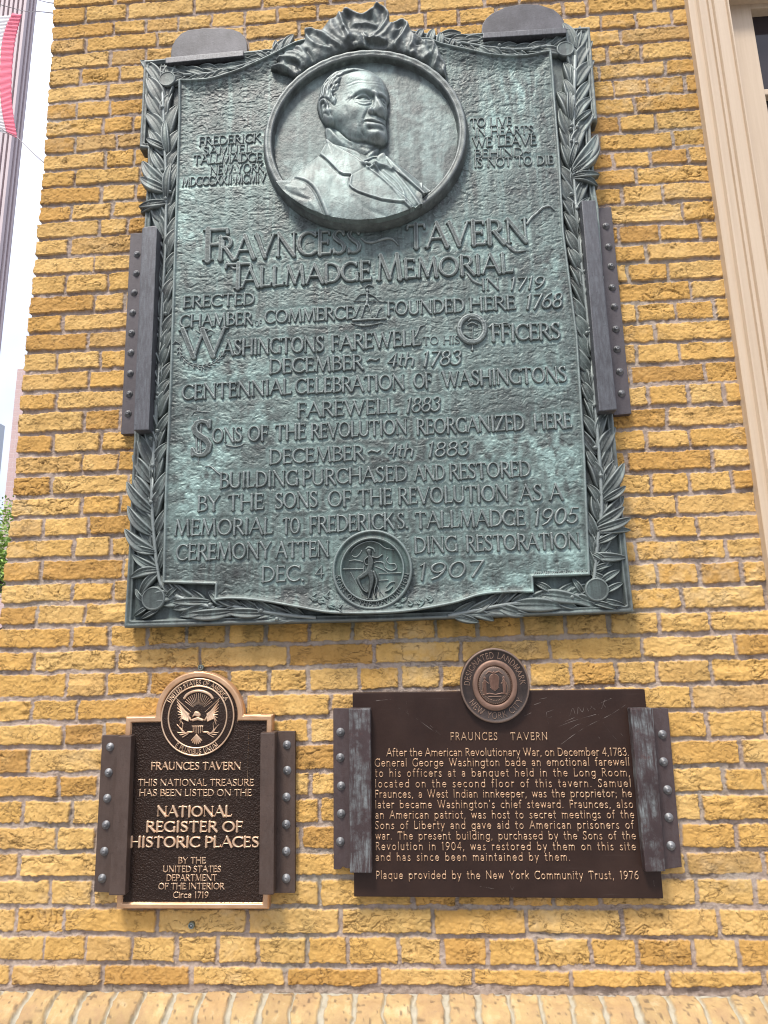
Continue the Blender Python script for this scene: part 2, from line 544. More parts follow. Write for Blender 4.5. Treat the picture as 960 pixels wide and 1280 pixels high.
cc = t.mix(t.ramp(t.noise(6, 7, rough=0.65), [(0.3, 0.0), (0.7, 1.0)]), (0.019, 0.0092, 0.0068), (0.035, 0.018, 0.0130))
cc = t.mix(t.ramp(t.noise(1.0, 8, t.map((5, 5, 150), rot=(0, 0.5, 0)), rough=0.7), [(0.62, 0.0), (0.8, 0.35)]), cc, (0.12, 0.10, 0.09))
t.bump(t.noise(120, 6), 0.0006, 0.4)
M['brown'] = t.set(Base_Color=cc, Metallic=0.1, Specular_IOR_Level=0.3, Roughness=t.ramp(t.noise(14, 6), [(0.3, 0.36), (0.7, 0.5)]))
M['seal_bronze'] = mat_bronze('brown_seal_bronze', (0.022, 0.014, 0.012), (0.052, 0.034, 0.028), (0.085, 0.056, 0.045), (0.42, 0.29, 0.22), 0.4, 0.9)
M['seal_copper'] = mat_bronze('rubbed_seal_copper', (0.12, 0.06, 0.04), (0.23, 0.125, 0.09), (0.30, 0.18, 0.13), (0.55, 0.38, 0.28), 0.4, 0.8, 0.55)
t = NT('scratch_bare_metal')
M['scratch'] = t.set(Base_Color=(0.15, 0.125, 0.11), Metallic=0.3, Roughness=0.5)
t = NT('red_graffiti')
M['cream'] = None
t = NT('cream_painted_wood')
g = t.noise(1.0, 8, t.map((90, 90, 3)), rough=0.6)
cc = t.mix(t.ramp(g, [(0.3, 0.0), (0.75, 1.0)]), (0.475, 0.365, 0.255), (0.54, 0.425, 0.305))
cc = t.mix(t.ramp(t.noise(130, 3), [(0.72, 0.0), (0.80, 0.6)]), cc, (0.34, 0.24, 0.17))
t.bump(t.math('ADD', g, t.math('MULTIPLY', t.noise(60, 4), 0.5)), 0.0012, 0.6)
M['cream'] = t.set(Base_Color=cc, Roughness=0.5)
t = NT('dark_window_glass')
M['glass'] = t.set(Base_Color=(0.030, 0.024, 0.027), Roughness=0.06, Specular_IOR_Level=0.28)
t = NT('dark_room')
M['dark'] = t.set(Base_Color=(0.03, 0.027, 0.027), Roughness=0.9)

# ================================================================== the brick front of the building
LJ = ([(80, y) for y in [10, 30.6, 48.8, 66.9, 86.9, 107.3, 128, 149.4, 170.8, 191.7, 213, 233.8, 255.2]]
      + [(52, y) for y in [278.3, 299, 321.7, 344.2, 369.6, 393.8, 417.3, 440.2, 465, 490]]
      + [(42, y) for y in [515, 542, 568.3, 594.4, 621.7, 646.5, 673, 699.8, 728]]
      + [(25, y) for y in [755.8, 783.3, 812.7, 841.7, 873.8, 903.3, 934.6, 968.3]]
      + [(30, y) for y in [999, 1031.8, 1065, 1099, 1133, 1167, 1203, 1234]])
RJ = ([(855, y) for y in [10, 30.2, 50.6, 73, 93.3, 115.6, 137.5, 160.8, 183.3, 205.2, 228, 251]]
      + [(886, y) for y in [275.4, 298.8, 323.3, 348.3, 373.3, 399.2, 425, 451.5, 477.5]]
      + [(915, y) for y in [504, 532, 558.8, 585.8, 614.4, 641.9, 670.4, 699.8, 730.6]]
      + [(927, y) for y in [761, 790.8, 821.7, 853.8, 886.7, 922, 957.5]]
      + [(910, y) for y in [992, 1027.5, 1062, 1096, 1134.5, 1172.5, 1212, 1237]])
NC = 53
zl = {47 - i: W(x, y) for i, (x, y) in enumerate(LJ)}
zr = {44 - i: W(x, y) for i, (x, y) in enumerate(RJ)}
CH = 0.0675
ULm, URm = -1.15, 0.85
JZ = []
for k in range(NC + 1):
    a = float(zl[k][1]) if k in zl else float(zl[47][1]) + (k - 47) * CH
    b = float(zr[k][1]) if k in zr else float(zr[44][1]) + (k - 44) * CH
    JZ.append((a, b))


def jz(k, u):
    a, b = JZ[k]
    return a + (b - a) * (u - ULm) / (URm - ULm)


def ymid(c, x):
    """approximate photo row of the middle of course c at photo column x"""
    def yl(k): return LJ[47 - k][1] if 0 <= k <= 47 else LJ[0][1] - 19.8 * (k - 47)
    def yr(k): return RJ[44 - k][1] if 0 <= k <= 44 else RJ[0][1] - 20.3 * (k - 44)
    l = (yl(c) + yl(c - 1)) / 2; r = (yr(c) + yr(c - 1)) / 2
    return l + (r - l) * (x - 45) / (890 - 45.0)


# head joints read off each course (photo columns), courses counted down from the topmost in view
HJ = {0: [143.6, 180, 276], 1: [107, 158, 242.7, 328, 412], 2: [142, 182.6, 223, 264, 306, 346.7, 396.8], 3: [107.8, 196.8, 306, 373, 532, 572.5, 620, 733, 818.5],
      4: [137.5, 181.8, 549, 751, 794.6, 840], 5: [100.4, 150.4, 776], 6: [136, 759, 803], 7: [96, 137, 831.5], 8: [129, 166.7, 768, 810, 857],
      9: [94.6, 146, 794], 10: [131.7, 168, 775, 819.6], 11: [93.8, 841.5], 12: [126.5, 169, 767.5, 813, 861], 13: [88.5, 141, 795.6], 14: [124.6, 159, 778, 828.3],
      15: [86.5, 854], 16: [117.7, 774, 825, 874], 17: [82, 135, 807.7], 18: [117.7, 155, 785, 834.8], 19: [79, 864], 20: [110, 796, 845, 893], 21: [71, 126, 819],
      22: [110, 797, 849], 23: [70, 881.7], 24: [106, 149.6, 810, 860, 904], 25: [65.6, 126, 834], 26: [102, 148, 809, 862], 27: [63.5, 783, 890.8],
      28: [101.5, 149.6, 813.7, 862, 915], 29: [54, 111, 846.5], 30: [92.7, 138.5, 815, 871.5], 31: [52, 153, 795.4, 908], 32: [90, 140.6, 820, 873.5, 927.7],
      33: [46, 106.7, 852.7], 34: [88.5, 136.5, 184, 232.7, 283.6, 332, 386.9, 440, 495, 545, 597, 653, 706, 761, 824, 888], 35: [41.7, 146, 250.5, 359.6, 468, 576, 687.8, 803.7, 919],
      36: [83, 133, 185.4, 286, 336, 385, 449, 501, 551, 661, 715, 770, 822.5, 889], 37: [38.5, 97, 305, 413.6, 865], 38: [80, 130, 386.9, 884, 955], 39: [35, 925.6],
      40: [73, 123, 906, 956], 41: [28, 90, 876], 42: [70, 119.5, 851, 920], 43: [25, 859, 954], 44: [62.5, 115.5, 400, 515, 571.6, 637.7, 691, 750.6, 870.5, 943.7],
      45: [20.5, 80, 196, 309.5, 424.5, 541, 658, 778, 899], 46: [54, 107, 165, 220, 271.6, 322, 384, 435, 498, 552.6, 610, 671, 738.7, 798, 866, 923],
      47: [12.5, 127, 238.6, 357, 474, 592, 714, 835, 957]}
UL, UR = float(np.mean([W(68, 0)[0], W(3, 735)[0]])), 1.02
_le = [(68, 0), (58, 160), (49.5, 270), (37, 390), (26.5, 500), (21, 560), (15, 640), (7.5, 700), (1.2, 760)]
_lz = [(float(W(x, y)[1]), float(W(x, y)[0])) for x, y in _le][::-1]


def ul(z):
    return np.interp(z, [a for a, _ in _lz], [b for _, b in _lz])


ZT = W(0, -60)[1]
Z0W = ZOFF - 0.030
RES = 0.0021
ZTOP = ZOFF + 48.5 * CH
Ug, Zg = grid(UL - 0.03, UR, Z0W, ZTOP, RES)
H = np.full(Ug.shape, -0.0042)
H += (fbm(Ug * 70, Zg * 70, 3, 4) - 0.5) * 0.006 + (fbm(Ug * 9, Zg * 9, 5, 3) - 0.5) * 0.006
ATT = np.zeros(Ug.shape + (3,), np.float32)
wx = (fbm(Ug * 24, Zg * 24, 11, 3) - 0.5) * 0.008 + (fbm(Ug * 110, Zg * 110, 12, 3) - 0.5) * 0.006
wz = (fbm(Ug * 20, Zg * 26, 21, 3) - 0.5) * 0.008 + (fbm(Ug * 110, Zg * 110, 22, 3) - 0.5) * 0.006
ridn = fbm(Ug * 16 + 3 * fbm(Ug * 20, Zg * 20, 31, 2), Zg * 46 + 2.5 * fbm(Ug * 22, Zg * 22, 32, 2), 33, 4)
crease = sstep(0.935, 0.99, 1 - np.abs(2 * ridn - 1)) * sstep(0.42, 0.62, fbm(Ug * 11, Zg * 11, 34, 3))
pits = 0.6 * sstep(0.84, 0.95, vnoise(Ug * 190, Zg * 190, 35)) * sstep(0.45, 0.65, fbm(Ug * 8, Zg * 8, 36, 2))
folds = (fbm(Ug * 14, Zg * 40, 37, 4) - 0.5)
grain = (fbm(Ug * 130, Zg * 130, 38, 3) - 0.5)
rb = random.Random(11)
nxg, nzg = Ug.shape[1], Ug.shape[0]
for c in range(1, NC):
    n = 48 - c
    ulc = float(ul((sum(JZ[c]) + sum(JZ[c - 1])) / 4))
    us = [ulc]
    if n in HJ:
        us += [float(W(x, ymid(c, x))[0]) for x in HJ[n]]
    us = sorted(us)
    # fill the stretches hidden behind the plaques (and the courses above the picture) in the same bond
    full = [us[0]]
    for nxt in us[1:] + [UR + 0.10]:
        a_, b_ = full[-1], nxt
        mid = []; tail = []
        if b_ - a_ > 0.30:
            a_ += 0.232 + rb.uniform(-0.012, 0.012); mid.append(a_)
            if nxt < UR and b_ - a_ > 0.36:
                b_ -= 0.225 + rb.uniform(-0.012, 0.012); tail = [b_]
            kind = 0
            while b_ - a_ > 0.30:
                a_ += (0.232 if kind else 0.122) + rb.uniform(-0.012, 0.012); mid.append(a_); kind ^= 1
            if tail and b_ - a_ < 0.05:
                mid.pop()
        full += mid + tail + [nxt]
    for a, b in zip(full[:-1], full[1:]):
        if a > UR:
            break
        b = min(b, UR + 0.1)
        i0 = max(0, int((a - 0.02 - Ug[0, 0]) / RES)); i1 = min(nxg, int((b + 0.02 - Ug[0, 0]) / RES) + 2)
        um = (a + b) / 2
        j0 = max(0, int((jz(c - 1, um) - 0.02 - Z0W) / RES)); j1 = min(nzg, int((jz(c, um) + 0.02 - Z0W) / RES) + 2)
        if i0 >= i1 or j0 >= j1:
            continue
        sl = (slice(j0, j1), slice(i0, i1))
        U_, Z_ = Ug[sl], Zg[sl]
        jw = 0.0088 + rb.uniform(-0.003, 0.003); jh = 0.0108 + rb.uniform(-0.003, 0.003)
        left_end = a == ulc
        hw = (b - a) / 2 - jw / 2; uc = um
        if left_end:
            hw = (b - a) / 2 - jw / 4 + 0.004; uc = um - jw / 4 - 0.004 + rb.uniform(-0.003, 0.002)
        zb, zt = jz(c - 1, U_), jz(c, U_)
        hh = (zt - zb) / 2 - jh / 2
        tl = rb.uniform(-0.012, 0.012)
        x = (U_ - uc) + wx[sl] + tl * 0.3 * (Z_ - zb); y = Z_ - (zt + zb) / 2 + wz[sl] + tl * (U_ - um)
        r = 0.0035
        qx, qy = np.abs(x) - hw + r, np.abs(y) - hh + r
        d = np.hypot(np.maximum(qx, 0), np.maximum(qy, 0)) + np.minimum(np.maximum(qx, qy), 0) - r
        rough = rb.choice([0.12, 0.25, 0.4, 0.6, 0.9, 1.3, 2.0])
        prot = rb.uniform(-0.0022, 0.0024)
        ht = 0.0015 + prot + folds[sl] * 0.0050 * rough + grain[sl] * 0.0040 - crease[sl] * 0.0030 * min(1, rough) - pits[sl] * 0.004 * min(1, rough + .2)
        ht = ht + (rb.uniform(-0.02, 0.02)) * x + rb.uniform(-0.06, 0.06) * y
        k = sstep(0.0, 0.0025, -d)
        hb = H[sl] * (1 - k) + ht * k
        up = d < 0
        H[sl] = np.where(up, hb, H[sl])
        A = ATT[sl]
        A[..., 0] = np.where(up, sstep(0.0, 0.0022, -d), A[..., 0])
        A[..., 1] = np.where(up, rb.random(), A[..., 1])
        A[..., 2] = np.where(up, np.clip(crease[sl] * min(1, rough) + pits[sl] * 0.6 * min(1, rough + .2), 0, 1), A[..., 2])
# ragged left arris: brick ends stand out, mortar sits back
jag = np.where(ATT[np.arange(Ug.shape[0]), ((ul(Zg[:, 0]) + 0.02 - Ug[0, 0]) / RES).astype(int), 0] > 0.5, 0.0, 0.0045) + (fbm(Zg[:, 0] * 60, Zg[:, 0] * 0, 44, 3) - 0.5) * 0.007
dW = (ul(Zg) + jag[:, None]) - Ug
# run-off below the large tablet and lime bloom low on the wall
zpb = float(W(470, 778, 0.0)[1])
run = fbm(Ug * 26, Zg * 3, 151, 4)
STN = np.zeros(Ug.shape + (3,), np.float32)
STN[..., 0] = sstep(-0.90, -0.80, Ug) * sstep(0.64, 0.54, Ug) * sstep(zpb + 0.06, zpb - 0.01, Zg) * np.exp(-np.clip(zpb - Zg, 0, 9) / 0.055) * np.clip(0.2 + 1.6 * (run - 0.3), 0, 1)
STN[..., 0] += 0.30 * sstep(0.62, 0.75, fbm(Ug * 3.0, Zg * 4.0, 152, 5)) * np.clip(2 * fbm(Ug * 30, Zg * 30, 153, 3) - 0.5, 0, 1)
STN[..., 1] = 0.22 * sstep(0.60, 0.74, fbm(Ug * 4.0, Zg * 5.0, 154, 5)) * np.clip(2.4 * fbm(Ug * 50, Zg * 50, 155, 3) - 0.7, 0, 1)

t = NT('yellow_brick')
va = t.n('ShaderNodeVertexColor', layer_name='brick'); sp = t.n('ShaderNodeSeparateColor', {'Color': va.outputs[0]})
fb, fr, fc = sp.outputs[0], sp.outputs[1], sp.outputs[2]
n1 = t.noise(14, 8, rough=0.65); n2 = t.noise(90, 6, rough=0.7)
bc = t.ramp(fr, [(0.0, (0.46, 0.255, 0.080)), (0.08, (0.57, 0.32, 0.092)), (0.3, (0.66, 0.392, 0.118)), (0.5, (0.68, 0.418, 0.135)), (0.75, (0.71, 0.462, 0.172)), (0.92, (0.66, 0.408, 0.145)), (1.0, (0.57, 0.358, 0.142))])
bc = t.mix(t.ramp(n1, [(0.35, 0.5), (0.6, 0.0)]), bc, (0.43, 0.24, 0.066))
bc = t.mix(t.ramp(n1, [(0.55, 0.0), (0.78, 0.5)]), bc, (0.66, 0.46, 0.19))
bc = t.mix(t.ramp(n2, [(0.60, 0.0), (0.78, 0.55)]), bc, (0.76, 0.57, 0.29))
bc = t.mix(t.ramp(n2, [(0.22, 0.65), (0.42, 0.0)]), bc, (0.33, 0.18, 0.06))
soot = t.math('MULTIPLY', t.ramp(t.noise(7, 7, rough=0.7, dist=0.6), [(0.61, 0.0), (0.70, 0.7)]), t.ramp(t.noise(60, 6, rough=0.75), [(0.42, 0.0), (0.6, 1.0)]))
bc = t.mix(soot, bc, (0.12, 0.085, 0.045))
ck = t.noise(1.0, 7, t.map((20, 20, 44)), rough=0.6, dist=1.2)
ck = t.math('MULTIPLY', t.ramp(ck, [(0.484, 0.0), (0.498, 1.0), (0.502, 1.0), (0.516, 0.0)]), t.ramp(t.noise(16, 3), [(0.46, 0.0), (0.56, 0.8)]))
bc = t.mix(t.math('MULTIPLY', ck, 0.75), bc, (0.17, 0.09, 0.04))
spk = t.ramp(t.noise(420, 4, rough=0.8), [(0.62, 0.0), (0.72, 0.6)])
bc = t.mix(spk, bc, (0.20, 0.10, 0.035))
bc = t.mix(t.math('MULTIPLY', fc, 0.45), bc, (0.11, 0.06, 0.03))
mc = t.mix(t.ramp(t.noise(40, 8, rough=0.7), [(0.3, 0.0), (0.7, 1.0)]), (0.29, 0.215, 0.172), (0.50, 0.40, 0.33))
mc = t.mix(t.ramp(t.noise(2.1, 3), [(0.5, 0.0), (0.66, 0.45)]), mc, (0.36, 0.345, 0.265))
mc = t.mix(t.ramp(t.noise(300, 3), [(0.62, 0.0), (0.74, 0.6)]), mc, (0.5, 0.44, 0.40))
c = t.mix(fb, mc, bc)
vs2 = t.n('ShaderNodeVertexColor', layer_name='stain'); s2 = t.n('ShaderNodeSeparateColor', {'Color': vs2.outputs[0]})
c = t.mix(s2.outputs[0], c, t.mix(fb, (0.21, 0.22, 0.165), (0.235, 0.165, 0.055)))
c = t.mix(s2.outputs[1], c, t.mix(fb, (0.52, 0.47, 0.42), (0.66, 0.55, 0.37)))
t.bump(t.math('SUBTRACT', t.math('ADD', t.noise(230, 8, rough=0.75), t.math('MULTIPLY', t.noise(700, 4), 0.5)), t.math('MULTIPLY', ck, 0.8)), 0.004, 0.9)
M['brick'] = t.set(Base_Color=c, Roughness=0.9, Specular_IOR_Level=0.25)

bld = thing('brick_building', 'rough yellow brick building with cream window casing and rounded brick ledge, carrying the plaques', 'building', (0, 0, 0))
wall = relief('brick_wall', bld, M['brick'], Ug, Zg, dW, H, back=-0.30, attrs={'brick': ATT, 'stain': STN})


# plain brickwork shader for the faces that are hardly seen
def brick_node_mat(name, c1, c2, mo, sc, rot=(0, 0, 0)):
    t = NT(name)
    b = t.n('ShaderNodeTexBrick', {'Vector': t.map((1, 1, 1), rot), 'Color1': c1, 'Color2': c2, 'Mortar': mo, 'Scale': sc, 'Mortar Size': 0.012, 'Brick Width': 0.5, 'Row Height': 0.25})
    c = t.mix(t.ramp(t.noise(8, 6), [(0.3, 0.4), (0.7, 0.0)]), b.outputs[0], tuple(v * 0.5 for v in c1))
    t.bump(b.outputs['Fac'], -0.01, 0.6)
    return t.set(Base_Color=c, Roughness=0.9)


M['brick_side'] = brick_node_mat('yellow_brick_side', (0.52, 0.31, 0.09), (0.42, 0.24, 0.06), (0.3, 0.24, 0.2), 3.7, (R(90), 0, R(90)))
b = MB(); b.box((UL + 0.02, 0.02, 0.0), (UL + 0.06, 7.0, ZTOP)); b.build('side_wall', M['brick_side'], bld)
b = MB(); b.box((UL + 0.05, 0.31, ZOFF - 0.4), (2.9, 0.4, ZTOP - 0.05)); b.build('backing_wall', M['dark'], bld)

# rounded brick ledge
LR = 0.055
prof = [(0.0, 0.006)]
for i in range(1, 9):
    prof.append((0.034 * i / 8, 0.006 - 0.009 * i / 8))
for i in range(1, 17):
    a = pi / 2 * i / 16
    prof.append((0.034 + LR * sin(a), -0.003 - LR * (1 - cos(a))))
for i in range(1, 26):
    prof.append((0.034 + LR, -0.003 - LR - 0.16 * i / 25))
prof = np.array(prof)
sl_ = np.concatenate([[0], np.cumsum(np.hypot(*np.diff(prof, axis=0).T))])
uu = np.arange(UL - 0.09, 2.6, 0.003)
Sg, Uu = np.meshgrid(sl_, uu, indexing='ij')
Po = np.repeat(prof[:, 0][:, None], len(uu), 1); Pz = np.repeat(prof[:, 1][:, None], len(uu), 1)
tn = np.gradient(prof, axis=0); tn /= np.linalg.norm(tn, axis=1)[:, None]
No, Nz = -tn[:, 1], tn[:, 0]
No, Nz = np.where(No < 0, 0, No), np.abs(Nz)
SP = 0.0775
wv = (fbm(Uu * 30, Sg * 30, 61, 3) - 0.5) * 0.014 + (fbm(Uu * 100, Sg * 100, 62, 3) - 0.5) * 0.006
ph = (Uu + wv - 0.021) / SP
cid = np.floor(ph); fx = (ph - cid - 0.5) * SP
jx = hsh(cid, cid * 0 + 3, 5); fx2 = fx + (jx - 0.5) * 0.008
dd = SP / 2 - 0.0042 - np.abs(fx2)
kk = sstep(0.0, 0.0038, dd) * sstep(0.0, 0.008, Sg + (fbm(Uu * 60, Sg * 0, 66, 2) - 0.5) * 0.012 - 0.004)
hgt = -0.010 + kk * (0.011 + (hsh(cid, cid * 0, 8) - 0.5) * 0.005 + (fbm(Uu * 30, Sg * 30, 63, 4) - 0.5) * 0.008) + (fbm(Uu * 120, Sg * 120, 64, 3) - 0.5) * 0.0035
V = np.stack([Uu, -(Po + No[:, None] * hgt), ZOFF + Pz + Nz[:, None] * hgt], -1).reshape(-1, 3)
ns, nu = Uu.shape
ii = np.arange(ns * nu).reshape(ns, nu)
q = np.stack([ii[:-1, :-1].ravel(), ii[1:, :-1].ravel(), ii[1:, 1:].ravel(), ii[:-1, 1:].ravel()], 1)
at = np.stack([kk, hsh(cid, cid * 0, 9), pits_ := sstep(0.78, 0.92, vnoise(Uu * 120, Sg * 120, 65)) * 0.7], -1).reshape(-1, 3).astype(np.float32)
t = NT('pale_ledge_brick')
va = t.n('ShaderNodeVertexColor', layer_name='brick'); sp = t.n('ShaderNodeSeparateColor', {'Color': va.outputs[0]})
n1 = t.noise(18, 8, rough=0.65)
bc = t.ramp(sp.outputs[1], [(0.0, (0.33, 0.225, 0.105)), (0.5, (0.44, 0.31, 0.145)), (1.0, (0.40, 0.265, 0.125))])
bc = t.mix(t.ramp(n1, [(0.36, 0.7), (0.58, 0.0)]), bc, (0.30, 0.19, 0.105))
bc = t.mix(t.ramp(n1, [(0.56, 0.0), (0.74, 0.6)]), bc, (0.55, 0.45, 0.29))
bc = t.mix(t.ramp(t.noise(70, 7, rough=0.75), [(0.58, 0.0), (0.72, 0.6)]), bc, (0.20, 0.15, 0.11))
bc = t.mix(sp.outputs[2], bc, (0.10, 0.07, 0.05))
mc = t.mix(t.noise(60, 6), (0.26, 0.235, 0.175), (0.47, 0.43, 0.34))
t.bump(t.noise(230, 8, rough=0.75), 0.003, 0.8)
M['ledge'] = t.set(Base_Color=t.mix(sp.outputs[0], mc, bc), Roughness=0.9, Specular_IOR_Level=0.25)
mesh_np('brick_ledge', V, [q], M['ledge'], bld, True, {'brick': at})
M['brick_base'] = brick_node_mat('yellow_brick_base', (0.52, 0.31, 0.09), (0.42, 0.24, 0.06), (0.3, 0.24, 0.2), 3.7, (R(90), 0, 0))
b = MB(); b.box((UL - 0.05, -0.05, -0.05), (2.6, 0.2, ZOFF - 0.20)); b.build('base_course', M['brick_base'], bld)

# window at the right
zs = float(W(952, 887, 0.06)[1])
cas_off = 0.034
uA = float(np.mean([W(862, 0, 0.03)[0], W(902, 300, 0.03)[0]]))
uB = float(np.mean([W(875, 0, 0.04)[0], W(917.5, 300, 0.04)[0]]))
uC = float(W(889, 0, 0.03)[0]); uC2 = float(W(883, 0, 0.03)[0])
uD = float(np.mean([W(911, 0, 0.03)[0], W(955, 300, 0.03)[0]]))
uG = float(W(933, 21, -0.055)[0])
zH = float(W(931, 9, -0.035)[1])
zG = float(W(934, 21, -0.055)[1])
WW = 1.02                                                    # clear width between the casings
uE = uD + WW


def prism_z(bm, prof, z0, z1):
    """(u, off) outline extruded upwards"""
    n = len(prof)
    bm.add([(u, -o, z0) for u, o in prof] + [(u, -o, z1) for u, o in prof],
           [list(range(n))[::-1], list(range(n, 2 * n))] + [(i, (i + 1) % n, n + (i + 1) % n, n + i) for i in range(n)])


cp = [(uA, -0.02), (uA, 0.026), (uA + 0.003, 0.029), (uB - 0.006, 0.029), (uB - 0.003, 0.041), (uB + 0.003, 0.041), (uB + 0.006, 0.030), (uC2 - 0.002, 0.030), (uC2, 0.024),
      (uC2 + 0.003, 0.024), (uC2 + 0.005, 0.031), (uC - 0.002, 0.031), (uC, 0.025), (uC + 0.003, 0.025), (uC + 0.006, 0.034), (uD - 0.012, 0.034), (uD - 0.010, 0.029), (uD - 0.007, 0.029),
      (uD - 0.005, 0.038), (uD - 0.001, 0.038), (uD, 0.034), (uD, -0.06), (uD - 0.05, -0.06), (uD - 0.05, -0.02)]
b = MB(); prism_z(b, cp, zs, zH + 0.20)
win = b.build('window_casing', M['cream'], bld)
b = MB(); prism_z(b, [(uD + uE - u, o) for u, o in cp], zs, zH + 0.20); sub(win, b.build('right_casing', M['cream'], bld), bld)
b = MB(); b.box((uD + 0.001, -0.0335, zH), (uE - 0.001, 0.06, zH + 0.198)); sub(win, b.build('head_casing', M['cream'], bld, bevel=0.003), bld)
b = MB(); b.box((uA - 0.03, -0.075, zs - 0.055), (uE + (uD - uA) + 0.03, 0.05, zs - 0.001)); sub(win, b.build('sill', M['cream'], bld, bevel=0.006), bld)
# sash: stiles, rails, glazing bars
b = MB()
so0, so1 = 0.012, 0.075                                      # y range (behind the wall plane)
b.box((uD + 0.001, so0 + 0.012, zs), (uG, so1, zH + 0.05)); b.box((uE - (uG - uD), so0 + 0.012, zs), (uE - 0.001, so1, zH + 0.05))
b.box((uG, so0 + 0.013, zG), (uE - (uG - uD), so1 - 0.001, zH + 0.049))
b.box((uG, so0 + 0.013, zs), (uE - (uG - uD), so1 - 0.001, zs + 0.10))
sash = b.build('sash', M['cream'], bld, bevel=0.002)
z1 = float(W(945, 112, -0.03)[1]); z2 = float(W(945, 119, -0.03)[1])
pitch_z = zG - (z1 + z2) / 2 - 0.0
b = MB(); zc = (z1 + z2) / 2; hb_ = abs(z1 - z2) / 2
gu0, gu1 = uG, uE - (uG - uD)
while zc > zs + 0.2:
    b.box((gu0, 0.030, zc - hb_), (gu1, 0.066, zc + hb_))
    zc -= pitch_z
sub(sash, b.build('glazing_bar', M['cream'], bld, bevel=0.003), bld)
b = MB()
for i in (1, 2):
    u_ = gu0 + (gu1 - gu0) * i / 3
    b.box((u_ - hb_, 0.032, zs + 0.10), (u_ + hb_, 0.064, zG))
sub(sash, b.build('glazing_bar', M['cream'], bld, bevel=0.003), bld)
b = MB(); b.box((gu0 - 0.005, 0.058, zs + 0.08), (gu1 + 0.005, 0.061, zG + 0.02)); b.build('window_pane', M['glass'], bld)
b = MB()
u0b, u1b = uE + (uD - uA), 2.6
b.box((u0b, -0.001, ZOFF), (u1b, 0.3, 4.4)); b.box((UR - 0.02, 0.0, ZOFF + 0.01), (u0b + 0.001, 0.29, zs - 0.056)); b.box((uA + 0.01, 0.0, zH + 0.19), (u0b + 0.001, 0.29, 4.4))
b.build('brick_return', M['brick_base'], bld)

# ================================================================== ground
t = NT('concrete_pavement')
t.bump(t.noise(60, 8), 0.004, 0.6)
M['pave'] = t.set(Base_Color=t.mix(t.noise(3, 8, rough=0.7), (0.20, 0.195, 0.185), (0.33, 0.32, 0.30)), Roughness=0.9)
t = NT('asphalt')
t.bump(t.noise(120, 6), 0.004, 0.7)
M['asphalt'] = t.set(Base_Color=t.mix(t.noise(2, 8, rough=0.7), (0.04, 0.04, 0.042), (0.07, 0.07, 0.07)), Roughness=0.9)
b = MB(); b.add([(-600, -300, -0.13), (600, -300, -0.13), (600, 900, -0.13), (-600, 900, -0.13)], [(0, 1, 2, 3)])
tag(b.build('street', M['asphalt']), kind='structure')
b = MB(); b.box((-3.4, -3.2, -0.14), (14, 9.0, 0.0)); tag(b.build('pavement', M['pave'], bevel=0.01), kind='structure')

# ================================================================== far things in the gap at the left
def P3(x, y, Y):
    return W3(x, y, -Y)


# tall tower with vertical fins
YT = 90.0; YT2 = YT + 3.0
tw = thing('fin_tower', 'tall pinkish office tower with close vertical fins at the top left', 'tower', (float(P3(30, 300, YT)[0]) - 12, YT, 0))
pr = P3(46, 0, YT); ux = float(np.mean([P3(46, 0, YT2)[0], P3(5, 430, YT2)[0]])); ztw = float(P3(40, -260, YT)[2])
t = NT('pink_grey_cladding')
M['tower'] = t.set(Base_Color=t.mix(t.noise(0.2, 4), (0.50, 0.41, 0.42), (0.56, 0.47, 0.47)), Roughness=0.7)
t = NT('recessed_tower_strip')
M['tower_dark'] = t.set(Base_Color=t.mix(t.ramp(t.noise(1.0, 2, t.map((0.05, 0.05, 1.4))), [(0.45, 0.0), (0.55, 1.0)]), (0.33, 0.275, 0.285), (0.38, 0.32, 0.33)), Roughness=0.5)
b = MB(); b.box((ux - 34, YT + 0.6, -0.1), (ux - 0.2, YT2, ztw)); b.build('wall', M['tower_dark'], tw)
b = MB(); fp = 0.86
for i in range(38):
    b.box((ux - 0.5 - i * fp, YT, -0.1), (ux - 0.02 - i * fp, YT + 0.7, ztw))
for i in range(2):
    b.box((ux - 0.3, YT + 1.1 + i * fp, -0.1), (ux + 0.1, YT + 1.5 + i * fp, ztw))
b.build('fins', M['tower'], tw)

# pink brick high-rise low in the gap
YB = 60.0; YB2 = YB + 3.0
hb2 = thing('brick_highrise', 'pale pink brick high-rise peeping past the wall corner above the green tree', 'building', (float(P3(24, 560, YB)[0]) + 6, YB, 0))
u1_ = float(np.mean([P3(22, 452, YB)[0], P3(3, 660, YB)[0]])); zt_ = float(P3(26, 448, YB)[2])
M['hb'] = brick_node_mat('pale_pink_brick', (0.60, 0.44, 0.42), (0.56, 0.40, 0.38), (0.62, 0.52, 0.50), 0.5, (R(90), 0, 0))
t = NT('far_window'); M['farwin'] = t.set(Base_Color=(0.30, 0.27, 0.30), Roughness=0.2)
b = MB(); b.box((u1_, YB, -0.1), (u1_ + 14, YB + 12, zt_ - 1.2)); b.box((u1_ + 0.75, YB + 0.02, zt_ - 1.2), (u1_ + 13, YB + 11, zt_)); b.build('wall', M['hb'], hb2)
for k in range(10):
    for i in range(3):
        z_ = zt_ - 3.4 - k * 2.6
        b = MB(); b.box((u1_ + 1.9 + i * 1.8, YB - 0.06, z_), (u1_ + 2.9 + i * 1.8, YB + 0.1, z_ + 1.3)); b.build('window', M['farwin'], hb2)
